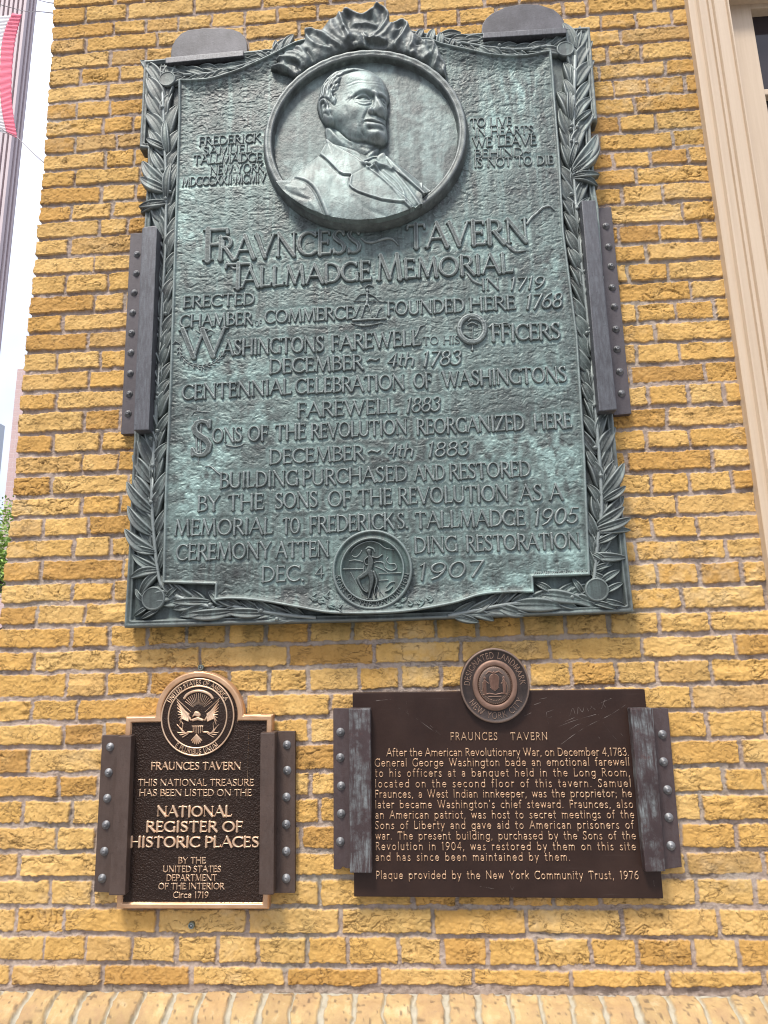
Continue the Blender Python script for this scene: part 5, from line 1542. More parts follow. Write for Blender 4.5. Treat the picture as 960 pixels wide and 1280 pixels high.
HEAD = [(222, 480), (188, 400), (180, 320), (203, 220), (240, 150), (300, 88), (380, 42), (480, 20), (580, 22), (680, 42), (760, 82), (812, 140), (842, 210), (853, 270), (853, 308), (838, 348), (842, 400), (842, 440), (830, 500), (826, 545), (836, 590), (842, 640), (835, 690), (800, 725), (740, 735), (680, 728), (620, 708), (545, 712), (490, 692), (430, 640), (370, 580), (300, 548), (262, 530)]
hd, dhd = inflate(HEAD, 130, 34)
hd = hd + ga(650, 430, 170, 260, 8) * (dhd < 0)
f = np.zeros(XH.shape)
f += ga(620, 190, 170, 95, 4) + ga(690, 225, 60, 30, 1.8) + ga(480, 260, 60, 80, -2.0)
f += rg([(505, 338), (545, 312), (590, 292), (640, 285), (705, 300)], 16, 5.5) + rg([(752, 312), (795, 302), (850, 324)], 13, 4.5)
f += rg([(520, 290), (600, 262), (690, 268)], 14, 2.2)
f += ga(620, 338, 74, 26, -9.0) + ga(690, 335, 26, 30, -7) + ga(800, 345, 40, 26, -8) + ga(752, 345, 14, 30, -3)
f += ga(628, 352, 38, 18, 4.2) + ga(802, 352, 22, 15, 5.2)
f += rg([(552, 348), (580, 328), (620, 318), (660, 325), (690, 348)], 7, 3.2) + rg([(560, 362), (600, 383), (640, 385), (685, 362)], 7, 2.8)
f += rg([(556, 355), (600, 340), (640, 337), (682, 352)], 4, -2.5) + rg([(775, 342), (802, 332), (832, 346)], 6, 2.6) + rg([(775, 362), (802, 374), (830, 364)], 6, 2.2)
f += ga(640, 354, 8, 8, -3.2) + ga(808, 354, 6, 7, -2.6)
f += rg([(550, 385), (590, 410), (640, 414), (690, 388)], 7, 1.8) + rg([(560, 400), (600, 424), (650, 424), (695, 402)], 5, -1.6)
f += rg([(510, 345), (485, 352), (465, 365)], 6, -1.4) + rg([(515, 352), (495, 368), (478, 385)], 5, -1.2)
NOSE = [(722, 300), (752, 300), (775, 350), (800, 395), (828, 435), (836, 470), (826, 496), (795, 508), (765, 512), (735, 500), (705, 506), (676, 498), (664, 476), (676, 450), (704, 432), (722, 380)]
ns_, dns = inflate(NOSE, 34, 9.5)
f += np.where(dns < 0, ns_, 0) * sstep(280, 400, YH)
f += rg([(734, 305), (748, 350), (770, 405), (792, 450)], 17, 6.0) + ga(790, 462, 32, 24, 6.0) + ga(692, 474, 17, 15, 3.0)
f += rg([(716, 448), (708, 470), (716, 490)], 6, -2.6) + ga(728, 500, 13, 6, -4.0) + ga(812, 500, 9, 6, -3.0)
f += rg([(704, 380), (692, 420), (676, 446)], 14, -2.4)
f += rg([(662, 470), (642, 505), (628, 535)], 9, -2.6) + rg([(640, 470), (612, 510), (600, 550)], 20, 2.0)
f += ga(545, 440, 85, 60, 4.5) + ga(520, 570, 70, 60, -3.0) + rg([(420, 520), (520, 500), (590, 450)], 30, 1.5)
f += ga(745, 540, 66, 18, 2.6) + rg([(752, 516), (754, 545)], 6, -0.8)
f += rg([(638, 558), (670, 560), (710, 565), (745, 568), (790, 560), (828, 553)], 4.5, -4.2) + rg([(640, 552), (700, 546), (750, 556), (800, 552)], 7, 2.2)
f += rg([(665, 590), (720, 594), (790, 590)], 13, 4.2) + rg([(680, 624), (735, 630), (790, 622)], 13, -4.0) + ga(625, 570, 12, 14, -2.0)
f += ga(765, 672, 62, 40, 7.5) + ga(690, 680, 40, 30, 2.0) + ga(640, 660, 30, 40, -1.5) + rg([(420, 620), (490, 680), (560, 700), (640, 695)], 14, 2.2)
f += rg([(470, 215), (560, 190), (680, 200), (780, 190)], 6, -0.9) + rg([(480, 235), (580, 215), (690, 226), (790, 214)], 5, -0.8) + rg([(455, 430), (475, 500), (470, 570)], 10, -1.2) + rg([(585, 600), (600, 640), (640, 680)], 8, -1.4)
# hair
HAIRL = [(352, 400), (372, 350), (345, 330), (330, 290), (385, 250), (392, 200), (420, 140), (470, 100), (540, 72), (620, 58), (690, 62), (760, 90), (815, 140), (860, 120), (760, 20), (560, -30), (350, -20), (200, 60), (120, 250), (150, 420), (200, 340), (240, 318), (300, 350)]
dh = sdf_poly(spline(HAIRL, 4, True), XH, YH)
hm = sstep(8, -8, dh)
rr = np.hypot((XH - 640) * 0.82, YH - 330) + 26 * fbm(XH / 90, YH / 90, 101, 3)
an = np.arctan2(YH - 330, XH - 640)
tl_ = sstep(0.0, 1.0, (XH - 330) / 160)
strand = np.sin(rr / 7.0 + 2.5 * fbm(XH / 60, YH / 60, 102, 2)) * 0.6 + np.sin(rr / 3.6 + 3 * fbm(XH / 40, YH / 40, 103, 2)) * 0.35
f += hm * (5.4 + 2.6 * strand)
for P_, h_ in (([(395, 150), (470, 102), (560, 72), (650, 58), (730, 78)], -3.2), ([(300, 165), (370, 110), (450, 68)], -2.6), ([(262, 185), (330, 110), (400, 62)], -2.0), ([(330, 245), (360, 215), (395, 200)], -2.6), ([(335, 265), (375, 250), (400, 225)], -2.2),
               ([(230, 300), (240, 230), (280, 160)], -2.2), ([(260, 310), (270, 240), (300, 190)], -2.0), ([(300, 320), (305, 270), (325, 225)], -2.2), ([(340, 390), (330, 350), (345, 310)], -2.4), ([(365, 385), (372, 345), (362, 310)], -1.8), ([(205, 330), (210, 270), (235, 200)], -1.8),
               ([(540, 62), (640, 44), (720, 62), (790, 110)], -1.8), ([(480, 52), (560, 36), (640, 34)], -1.5)):
    f += rg(P_, 6, h_)
# ear
EAR = [(196, 400), (200, 350), (225, 332), (262, 340), (290, 370), (302, 410), (306, 450), (330, 490), (346, 520), (340, 548), (300, 545), (260, 528), (228, 490), (205, 445)]
ea, dea = inflate(EAR, 30, 7)
f += np.where(dea < 0, ea - 2, 0) + rg([(330, 545), (270, 532), (225, 485), (203, 430), (198, 380), (222, 345), (258, 352), (285, 385)], 8, 3.2)
f += rg([(232, 470), (222, 420), (228, 380), (252, 372)], 9, -5.0) + ga(262, 408, 18, 22, -7.5) + rg([(268, 372), (285, 410), (270, 445)], 7, 2.6) + ga(300, 448, 12, 14, 4) + ga(318, 518, 20, 16, 3.0) + rg([(250, 455), (275, 470), (295, 490)], 7, -2.6)
f += rg([(190, 410), (210, 470), (245, 520), (290, 552), (340, 558)], 7, -4.0)
head = np.where(dhd < 0, hd + f * sstep(0, 10, -dhd), 0)

NECK = [(262, 540), (262, 640), (290, 700), (400, 760), (560, 830), (690, 900), (740, 800), (762, 740), (770, 700), (600, 640), (400, 560)]
nk, dnk = inflate(NECK, 130, 18)
nk = nk + rg([(300, 580), (350, 650), (420, 710)], 14, 1.8) + rg([(330, 575), (400, 660), (500, 730)], 10, -1.4) + rg([(740, 755), (700, 800), (650, 850)], 7, 1.8) + rg([(705, 760), (665, 800), (620, 830)], 7, -2.2) + rg([(600, 745), (660, 760), (740, 745)], 9, -2.5) + rg([(760, 770), (735, 830), (715, 880)], 7, 1.5)
# standing shirt collar, then coat
COLR = c2h([(298, 362), (330, 385), (385, 402), (440, 425), (462, 470), (455, 495), (420, 470), (360, 425), (300, 385)])
cl_, dcl = inflate(COLR, 14, 4.5)
COLR2 = c2h([(545, 420), (560, 445), (588, 500), (560, 500), (520, 470), (515, 440)])
cl2, dcl2 = inflate(COLR2, 30, 6)
TORSO = c2h([(298, 366), (262, 425), (180, 490), (92, 560)] + [(470 + 470 * cos(a), 398 + 425 * sin(a)) for a in np.radians([156, 146, 136, 126, 116, 106, 96, 86, 76, 66, 56, 46, 38])] + [(780, 610), (716, 556), (640, 488), (548, 420), (480, 430), (380, 400)])
to, dto = inflate(TORSO, 190, 25, sp=False)
xc, yc = XH * .4644 + 171.5, YH * .4644 + 51.4
to = to + 9 * np.exp(-0.5 * (((xc - 400) / 190) ** 2 + ((yc - 640) / 130) ** 2)) + 15 * sstep(430, 700, yc)
td = np.zeros(XH.shape)
LAP = c2h([(298, 366), (262, 425), (296, 462), (330, 500), (352, 526), (372, 538), (405, 541), (402, 562), (398, 590), (412, 606), (440, 622), (490, 640), (540, 655), (590, 661), (636, 665), (662, 690), (690, 716), (706, 702), (640, 640), (560, 568), (480, 500), (430, 452), (360, 405)])
dl = sdf_poly(np.array(LAP), XH, YH)
td += 2.8 * sstep(2, -5, dl) + 2.2 * np.exp(-0.5 * ((dl + 9) / 7) ** 2) - 1.6 * np.exp(-0.5 * ((dl - 6) / 5) ** 2)
VEST = c2h([(460, 470), (520, 505), (600, 585), (690, 700), (752, 660), (700, 600), (640, 545), (585, 500), (548, 440), (500, 440)])
dv = sdf_poly(np.array(VEST), XH, YH)
td += -6.5 * sstep(4, -6, dv)
for P_, w_, h_ in (([(500, 515), (570, 585), (640, 668)], 3.5, 2.4), ([(545, 510), (600, 560), (632, 610), (640, 655)], 3.5, 2.6), ([(588, 505), (650, 590), (715, 690)], 4.5, 3.4), ([(560, 440), (640, 535), (742, 640)], 5, 4.2), ([(575, 435), (660, 520), (760, 622)], 4, -2.6),
                   ([(645, 500), (700, 560), (760, 606)], 4, 2.2), ([(660, 690), (690, 668)], 4, -2.4), ([(262, 425), (300, 468), (335, 506), (372, 538), (405, 541)], 3.2, -3.0), ([(405, 541), (440, 520), (470, 500)], 3, -0.8),
                   ([(165, 546), (215, 572), (250, 612), (276, 668), (298, 722)], 4.5, -4.2), ([(172, 540), (225, 566), (262, 606), (288, 660), (310, 715)], 7, 2.2), ([(100, 570), (150, 590), (205, 600)], 7, 2.0), ([(110, 592), (160, 625), (225, 650)], 6, -2.4), ([(180, 610), (225, 650), (262, 700)], 7, 1.8),
                   ([(330, 560), (320, 640), (330, 720)], 10, -1.6), ([(420, 640), (470, 690), (560, 725)], 7, -1.4), ([(520, 520), (545, 545), (575, 590)], 3, -1.4)):
    td += rg(c2h(P_), w_ / .4644, h_)
torso = np.where(dto < 0, to + td * sstep(0, 12, -dto), 0)
tie = np.zeros(XH.shape)
for P_, w_, h_ in (([(462, 484), (490, 488), (516, 490)], 8, 9), ([(516, 490), (548, 488), (578, 500)], 8, 9), ([(508, 478), (518, 502)], 6, 8), ([(472, 478), (500, 484)], 3, 3), ([(470, 496), (500, 494)], 3, -3), ([(530, 484), (570, 492)], 3, 2.5), ([(505, 496), (480, 508)], 4, 4)):
    tie += rg(c2h(P_), w_ / .4644, h_)
h = np.zeros(XH.shape)
h = np.maximum(h, np.where(dnk < 0, nk, 0))
h = np.where(dto < 0, np.maximum(h * (yc < 470), torso), h)
h = np.where(dcl < 0, np.maximum(h, 14 + cl_), h)
h = np.where(dcl2 < 0, np.maximum(h, 13 + cl2), h)
h = h + tie
h = np.where((dhd < 0) & (head > 3), np.maximum(head, np.where(yc < 372, 0, h)), h)
# soften the steps slightly so that they read as cast metal
k5 = np.array([1, 4, 6, 4, 1]) / 16.0
hs_ = h
for _ in range(1):
    hs_ = sum(k5[i] * np.roll(hs_, i - 2, 0) for i in range(5)); hs_ = sum(k5[i] * np.roll(hs_, i - 2, 1) for i in range(5))
h = 0.8 * h + 0.2 * hs_
h = h + (fbm(XH / 26, YH / 26, 111, 3) - 0.5) * 0.7 + (fbm(XH / 9, YH / 9, 112, 2) - 0.5) * 0.35
OM = OP + 0.008
Up_, Zp_ = W(PX, PY, OM + 0.041)
dm = np.hypot((Up_ - mc[0]) / mru, (Zp_ - mc[1]) / mrz)
gnd = (fbm(PX / 5, PY / 5, 113, 3) - 0.5) * 1.1 * (h < 2)
d_edge = (dm - 0.975) * mru
low = (yc > 560) & (h > 6) & (xc < 712)
h = np.where(low, np.maximum(h, 33.5 * sstep(0.55, 0.93, dm)), h)
d_edge = np.where(low, (dm - 1.002) * mru, (dm - 0.93) * mru)
okk = dm < 0.998
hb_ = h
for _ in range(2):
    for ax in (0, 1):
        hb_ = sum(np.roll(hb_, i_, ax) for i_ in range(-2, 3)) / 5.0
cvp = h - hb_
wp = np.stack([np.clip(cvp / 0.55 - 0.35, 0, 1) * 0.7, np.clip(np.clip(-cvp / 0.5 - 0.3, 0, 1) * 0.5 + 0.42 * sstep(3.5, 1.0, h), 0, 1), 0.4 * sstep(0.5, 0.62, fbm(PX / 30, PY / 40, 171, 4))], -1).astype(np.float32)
relief('portrait_relief', memo, M['bronze_relief'], Up_, Zp_, d_edge, OM + (h * 0.98 + gnd) * 0.001, back=OP - 0.004, attrs={'wear_shade': wp})

# ================================================================== ribbon bow over the medallion
st2 = 0.6
gx = np.arange(335, 585, st2); gy = np.arange(112, -4, -st2)
BX, BY = np.meshgrid(gx, gy)
Rx, Ry = (BX - 330) * 4.0, BY * 4.0
BOW = [(30, 330), (75, 310), (60, 290), (110, 265), (160, 235), (200, 205), (205, 155), (235, 140), (275, 150), (320, 108), (372, 68), (405, 42), (440, 52), (485, 72), (525, 52), (562, 30), (600, 38), (625, 70), (628, 110), (655, 112), (690, 98), (718, 118), (745, 165), (775, 182), (800, 205), (840, 205), (870, 245), (905, 305), (912, 370), (895, 375), (850, 350), (800, 312), (730, 280), (650, 258), (560, 244), (470, 244), (390, 262), (300, 295), (210, 345), (160, 385), (120, 360), (80, 350)]
db = sdf_poly(spline(BOW, 4, True), Rx, Ry)
s = np.clip(-db / 55, 0, 1)
hb = 17 * np.sqrt(1 - (1 - s) ** 2)


def rr_(pts, w, hh):
    P_ = spline(pts, 6) if len(pts) > 2 else np.array(pts, float)
    return hh * np.exp(-0.5 * (dist_line(P_, Rx, Ry) / w) ** 2)


for P_, w_, h_ in (([(205, 160), (240, 145), (280, 165), (330, 205), (385, 240)], 9, 9), ([(205, 160), (225, 205), (260, 235), (330, 250)], 9, 8), ([(235, 175), (270, 195), (310, 225)], 13, -11),
                   ([(330, 108), (350, 160), (400, 205), (430, 225)], 13, 8), ([(375, 70), (392, 110), (410, 160), (425, 205)], 9, 13), ([(405, 44), (440, 58), (488, 76), (530, 56), (565, 34)], 9, 10),
                   ([(415, 85), (418, 120), (420, 130)], 17, -22), ([(530, 85), (545, 100), (552, 110)], 13, -16), ([(440, 95), (480, 105), (520, 98)], 15, -8), ([(400, 145), (450, 132), (520, 130), (560, 140)], 8, 8),
                   ([(410, 175), (480, 160), (545, 172)], 18, -6), ([(440, 190), (470, 200), (480, 225), (470, 240)], 18, 15), ([(500, 182), (512, 205), (508, 235)], 7, 6), ([(515, 205), (560, 206), (605, 215)], 7, 9), ([(520, 222), (570, 232), (610, 226)], 9, -8),
                   ([(565, 34), (605, 50), (618, 95), (590, 150), (550, 190)], 9, 13), ([(585, 70), (590, 110), (570, 150)], 13, -9), ([(625, 75), (635, 120), (610, 170), (575, 200)], 8, 7),
                   ([(655, 112), (700, 102), (715, 135), (690, 185), (655, 235)], 9, 11), ([(672, 140), (690, 130), (680, 165), (655, 195)], 11, -13), ([(720, 125), (745, 175), (740, 225), (720, 260)], 10, 8), ([(765, 180), (800, 210), (780, 250), (735, 275)], 9, 9),
                   ([(770, 225), (790, 235), (765, 260)], 9, -10), ([(815, 205), (845, 225), (835, 270), (800, 300)], 9, 9), ([(850, 215), (868, 255), (862, 310), (845, 345)], 8, 9), ([(875, 300), (905, 325), (890, 370)], 8, 6), ([(830, 250), (840, 290), (825, 320)], 9, -9),
                   ([(110, 265), (160, 280), (205, 310), (215, 340)], 10, 9), ([(80, 290), (140, 300), (190, 330), (170, 375)], 9, 8), ([(75, 330), (120, 345), (155, 380)], 8, 6), ([(120, 315), (165, 330), (180, 350)], 9, -9), ([(165, 238), (200, 270), (225, 310)], 10, 8), ([(215, 265), (235, 290), (240, 320)], 9, -9)):
    hb = hb + 0.8 * rr_(P_, w_, h_)
hb = hb + (fbm(Rx / 30, Ry / 30, 121, 3) - 0.5) * 3.5
bl_ = hb
for _ in range(2):
    for ax in (0, 1):
        bl_ = sum(np.roll(bl_, i_, ax) for i_ in range(-3, 4)) / 7.0
hb = hb + 0.45 * (hb - bl_)
hb = np.maximum(hb, -6)
Ur, Zr = W(BX, BY, OP + 0.018)
pxm = abs(Ur[0, 1] - Ur[0, 0]) / st2
relief('ribbon_bow', memo, M['bronze_ribbon'], Ur, Zr, db / 4.0 * pxm, OP + 0.012 + hb * 0.0009, back=OF - 0.004)

# ================================================================== round seal at the foot
OS = OP + 0.010
cS = W(465, 711.5, OS + 0.006); cS = (float(cS[0]), float(cS[1]))
rS = (float(W(515.5, 711, OS)[0]) - float(W(414.5, 711, OS)[0])) / 2
b = MB()
b.lathe(cS, [(rS + 0.001, OP - 0.006), (rS, OS), (rS - 0.002, OS + 0.005), (rS - 0.005, OS + 0.0065), (rS - 0.008, OS + 0.005), (rS - 0.0095, OS + 0.001), (rS * 0.80, OS), (rS * 0.795, OS + 0.005), (rS * 0.775, OS + 0.0055), (rS * 0.755, OS + 0.004), (rS * 0.745, OS - 0.004), (rS * 0.4, OS - 0.0035), (0.001, OS - 0.003)], 96)
seal = b.build('seal', M['bronze_seal'], memo, smooth=True)
s1 = ring_text('SONS OF THE REVOLUTION', cS, rS * 0.865, 270, rS * 0.125, top=False, track=.30, uni=.085, serif=False)
c0 = np.array(cS)
s1 = [np.column_stack([s[:, :2] - c0, s[:, 2]]) for s in s1]
sub(seal, letters('seal_lettering', memo, M['bronze_portrait'], s1, c0, (1, 0), OS, 0.005, 0.0014, 0.0008), memo)


def sx_(x, y, w=1.0):      # enlargement of the photo, 5.333 per pixel from (380, 640)
    return (380 + x / 5.333, 640 + y / 5.333, w)


fig = [[sx_(432, 262, 2.0), sx_(436, 280, 1.6)], [sx_(436, 290, 1.4), sx_(445, 325, 2.4), sx_(440, 365, 2.2), sx_(428, 395, 2.2)], [sx_(425, 300, 1.1), sx_(405, 320, 1.0), sx_(412, 350, .9), sx_(440, 352, .8)], [sx_(458, 300, 1.2), sx_(490, 305, 1.0), sx_(520, 285, .8)],
       [sx_(425, 400, 2.2), sx_(390, 425, 2.0), sx_(362, 445, 1.6), sx_(372, 480, 1.2), sx_(395, 520, 1.0)], [sx_(440, 400, 2.4), sx_(452, 450, 2.0), sx_(445, 510, 1.5), sx_(430, 575, 1.1)], [sx_(465, 400, 1.4), sx_(485, 460, 1.3), sx_(470, 520, 1.0), sx_(478, 560, .8)], [sx_(395, 520, 1.0), sx_(420, 535, .8)],
       [sx_(415, 580, 1.0), sx_(450, 582, .9)]]
drap = [[sx_(415, 245, 1.2), sx_(430, 235, 1.3), sx_(462, 245, 1.2), sx_(470, 265, 1.0)], [sx_(310, 270, .5), sx_(340, 235, .9), sx_(395, 205, 1.0), sx_(450, 195, 1.0), sx_(500, 210, .9), sx_(540, 240, .8), sx_(600, 250, .5)], [sx_(320, 290, .5), sx_(345, 300, .8), sx_(370, 280, .8), sx_(385, 255, .6)],
        [sx_(300, 325, .5), sx_(340, 320, .9), sx_(390, 330, .8)], [sx_(450, 345, .9), sx_(490, 330, .9), sx_(530, 340, 1.2), sx_(540, 370, 1.0), sx_(580, 390, 1.0), sx_(615, 375, .9), sx_(605, 345, .9), sx_(570, 345, .8), sx_(548, 320, .8), sx_(560, 300, .6)], [sx_(470, 360, .6), sx_(520, 380, .9), sx_(560, 405, .5)],
        [sx_(548, 500, .6), sx_(575, 470, .9), sx_(605, 465, .5)], [sx_(540, 530, .6), sx_(565, 520, 1.0), sx_(590, 495, .6)], [sx_(480, 470, .7), sx_(500, 520, .9), sx_(505, 555, .6)], [sx_(400, 360, .7), sx_(395, 395, .9), sx_(408, 410, .6)]]
sub(seal, orn('seal_figure', [spline(p, 4) if len(p) > 2 else np.array(p) for p in fig], 0.0044, 0.009, 0.006, 0.0009, 'bronze_border', OS, OS - 0.004), memo)
hz = [[sx_(250, 380, .8), sx_(400, 378, .8)], [sx_(500, 410, .8), sx_(645, 405, .8)], [sx_(500, 455, .7), sx_(560, 452, .7)], [sx_(310, 400, .5), sx_(390, 555, .5)], [sx_(500, 520, .5), sx_(545, 575, .4)]]
sub(seal, orn('seal_drapery', [spline(p, 4) for p in drap] + [np.array(p) for p in hz], 0.0031, 0.005, 0.004, 0.0009, 'bronze_portrait', OS, OS - 0.004), memo)

# ================================================================== steel retaining brackets with rivets
def rivet(root, x, y, off, r, mat, stem=None):
    c = W(x, y, off + r * 0.5); c = (float(c[0]), float(c[1]))
    b = MB(); b.lathe(c, [(r * 1.45, off - 0.002), (r * 1.42, off + 0.0012), (r * 1.12, off + 0.0022), (r, off + 0.0032), (r * 0.97, off + r * 0.42), (r * 0.80, off + r * 0.72), (r * 0.50, off + r * 0.92), (r * 0.24, off + r * 0.97), (r * 0.20, off + r * 0.90), (0.0003, off + r * 0.88)], 18)
    o = b.build('rivet', M[mat], root, smooth=True)
    return o


def side_bracket(label, group, fl, ch, riv, fl_off, ch_off, mats, rr, lip_side):
    """fl: flange outline px, ch: raised channel outline px (both on the wall's parallel planes), riv: rivet px"""
    xs = [p[0] for p in fl]; ys = [p[1] for p in fl]
    root = thing('retaining_bracket', label, 'bracket', tuple(W3(np.mean(xs), max(ys), fl_off)), group)
    b = MB(); b.slab([tuple(p) for p in WP(fl, fl_off)], 0.004, fl_off); b.build('flange', M[mats[0]], root, bevel=0.0012)
    b = MB(); b.slab([tuple(p) for p in WP(ch, ch_off)], 0.006, ch_off); c = b.build('channel', M[mats[1]], root, bevel=0.003)
    for x, y in riv:
        rivet(root, x, y, fl_off, rr, mats[2])
    return root


GB = 'steel brackets clamping the plaques to the wall'
side_bracket('long slate-grey bracket with nine rivets clamping the left side of the large green tablet', GB,
             [(163, 292), (180, 291), (171, 542), (151, 542.5)], [(177.5, 286), (179.5, 283.5), (194.5, 282), (196.3, 285), (186, 537.5), (166.8, 538)],
             [(170.7, 317), (169.7, 341), (167, 365), (165, 390), (163.7, 415.5), (162.8, 440), (162, 466), (160.8, 492), (159.5, 516.5)], 0.024, 0.092, ('flange', 'bracket', 'rivet_dark'), 0.0080, 1)
rv = [(848, 111), (857, 180), (865, 245), (869, 316), (876, 380), (881, 455), (885, 522), (894, 597), (900, 670)]
side_bracket('long slate-grey bracket with nine rivets clamping the right side of the large green tablet', GB,
             [(744, 260), (764, 258.5), (789.5, 517), (767, 519)], [(726.7, 250.5), (744.5, 250), (771.5, 512), (749, 514)],
             [(440 + x / 2.667, 240 + y / 2.667) for x, y in rv], 0.024, 0.092, ('flange', 'bracket', 'rivet_dark'), 0.0080, -1)


def q6(l):  # enlargement 3.31 per pixel from (100, 820)
    return [(100 + x / 3.31, 820 + y / 3.31) for x, y in l]


side_bracket('brown bracket with six rivets along the left side of the copper-framed plaque', GB,
             q6([(92, 328), (160, 328), (124, 979), (57, 976)]), q6([(157, 330), (212, 330), (186, 991), (118, 991)]), q6([(122, 377), (116, 483), (110, 590), (105, 700), (98, 810), (89, 922)]), 0.020, 0.055, ('brown_bracket', 'brown_bracket', 'rivet'), 0.0080, 1)
side_bracket('brown bracket with six rivets along the right side of the copper-framed plaque', GB,
             q6([(800, 312), (890, 312), (889, 981), (798, 981)]), q6([(746, 318), (806, 316), (801, 989), (740, 989)]), q6([(855, 368), (856, 474), (853, 585), (852, 698), (852, 810), (852, 922)]), 0.020, 0.055, ('brown_bracket', 'brown_bracket', 'rivet'), 0.0080, -1)


def q7(l):  # 3.657 per pixel from (400, 790)
    return [(400 + x / 3.657, 790 + y / 3.657) for x, y in l]


def q8(l):  # 3.556 per pixel from (600, 790)
    return [(600 + x / 3.556, 790 + y / 3.556) for x, y in l]


side_bracket('maroon bracket with worn streaks and five rivets on the left of the landmark plaque', GB,
             q7([(60, 350), (140, 350), (140, 1083), (118, 1080), (105, 1072), (92, 1086), (62, 1085)]), q7([(131, 350), (230, 350), (236, 1102), (136, 1102)]), q7([(93, 458), (92, 575), (96, 705), (96, 832), (92, 960)]), 0.022, 0.058, ('maroon_flange', 'worn_bracket', 'rivet'), 0.0080, 1)
side_bracket('maroon bracket with worn streaks and five rivets on the right of the landmark plaque', GB,
             q8([(760, 339), (795, 338), (800, 346), (806, 337), (836, 339), (898, 1045), (815, 1056)]), q8([(668, 340), (768, 338), (826, 1065), (736, 1067)]), q8([(813, 456), (818, 578), (836, 703), (842, 826), (851, 952)]), 0.022, 0.058, ('maroon_flange', 'worn_bracket', 'rivet'), 0.0080, -1)


def top_clip(label, plate, lip, po, lo):
    xs = [p[0] for p in lip]
    root = thing('top_clip', label, 'bracket', tuple(W3(np.mean(xs), lip[0][1], 0.0)), 'rounded steel clips over the top edge of the large tablet')
    b = MB(); b.slab([tuple(p) for p in WP(plate, po)], 0.004, po); b.build('rounded_plate', M['slate'], root, bevel=0.0025)
    b = MB(); b.slab([tuple(p) for p in WP(lip, lo)], 0.010, lo); b.build('lip', M['bracket'], root, bevel=0.002)
    return root


top_clip('rounded slate-grey steel clip over the top left corner of the large green tablet',
         [(160 + x / 3, y / 3) for x, y in [(160, 218), (161, 190), (165, 172), (178, 148), (198, 126), (226, 112), (290, 105), (350, 105), (390, 109), (420, 120), (438, 138), (446, 160), (448, 200)]], [(206.6, 72), (304, 62.8), (304.3, 69.5), (206.8, 79)], 0.016, 0.074)
top_clip('rounded slate-grey steel clip over the top right corner of the large green tablet',
         [(440 + x / 2.824, y / 2.824) for x, y in [(458, 128), (458, 100), (461, 84), (472, 66), (492, 48), (540, 25), (600, 14), (660, 16), (712, 33), (735, 52), (748, 72), (753, 112)]], [(603.6, 41), (708, 34), (708.5, 41), (604, 47.5)], 0.016, 0.074)

# ================================================================== copper-framed register plaque
OQ = 0.030
reg = thing('register_plaque', 'small brown pebbled plaque with polished copper border, arched top and eagle seal', 'plaque', tuple(W3(240, 1137, OQ)))


def arch(r, ins, drop=0.0):
    """outline of the plaque in the 3.31 enlargement, inset by `ins`"""
    cx, cy = 493, 246
    R_ = r - ins
    yS = 245 + ins
    a0 = math.degrees(math.asin(min(1, (cy - yS + 2) / R_))) if R_ > abs(cy - yS) else 0
    pts = []
    for a in np.linspace(180 + a0 * 0 - (0 if yS <= cy else math.degrees(math.asin((yS - cy) / R_))), 0 + (0 if yS <= cy else -math.degrees(math.asin((yS - cy) / R_))) * -0 - (0 if yS <= cy else 0), 48):
        pass
    d = math.degrees(math.asin(max(-1, min(1, (yS - cy) / R_))))
    for a in np.linspace(180 + d, -d, 48):
        pts.append((cx + R_ * cos(math.radians(a)), cy - R_ * sin(math.radians(a))))
    return [(147 + ins, 1048 - ins), (187 + ins * .95, 255 + ins - 4)] + [(pts[0][0], 250 + ins - 2)] + pts + [(pts[-1][0], 244 + ins - 2)] + [(797 - ins, 243 + ins), (780 - ins, 1050 - ins)]


o_out = WP(q6(arch(183, 0)), OQ + 0.006); o_in = WP(q6(arch(183, 25)), OQ + 0.006)
u0, z0 = o_out.min(0) - 0.01; u1, z1 = o_out.max(0) + 0.01
Uq, Zq = grid(u0, u1, z0, z1, 0.0014)
d1 = sdf_poly(o_out, Uq, Zq); d2 = sdf_poly(o_in, Uq, Zq)
relief('border', reg, M['copper'], Uq, Zq, np.maximum(d1, -d2 - 0.0012), OQ + 0.0065 * sstep(0, 0.0035, -d1) * sstep(-0.0012, 0.0022, d2) + (fbm(Uq * 90, Zq * 90, 131, 2) - .5) * 0.0006, back=0.010)
peb = fbm(Uq * 420, Zq * 420, 132, 2)
relief('plate', reg, M['pebble'], Uq, Zq, d2 - 0.0005, OQ + (peb - 0.5) * 0.0026, back=0.010)


def plate_text(root, text, x0, x1, y, cap, q, off, mat, h=0.0035, rT=.085, rt=.05, res=0.00085, bev=0.0022, **kw):
    a, b_ = q([(x0, y), (x1, y)]) if not isinstance(y, tuple) else q([(x0, y[0]), (x1, y[1])])
    p, ex, w = line_frame(a, b_, off)
    (ax, ay), (bx2, by2) = q([(x0, 500), (x0, 500 - cap)])
    c_ = capm((a[0] + b_[0]) / 2, (a[1] + b_[1]) / 2, abs(by2 - ay), off)
    S = text_strokes(text, w, c_, rT=rT, rt=rt, **kw)
    return letters('inscription', root, M[mat], S, p, ex, off, h, bev, res, sink=0.002)


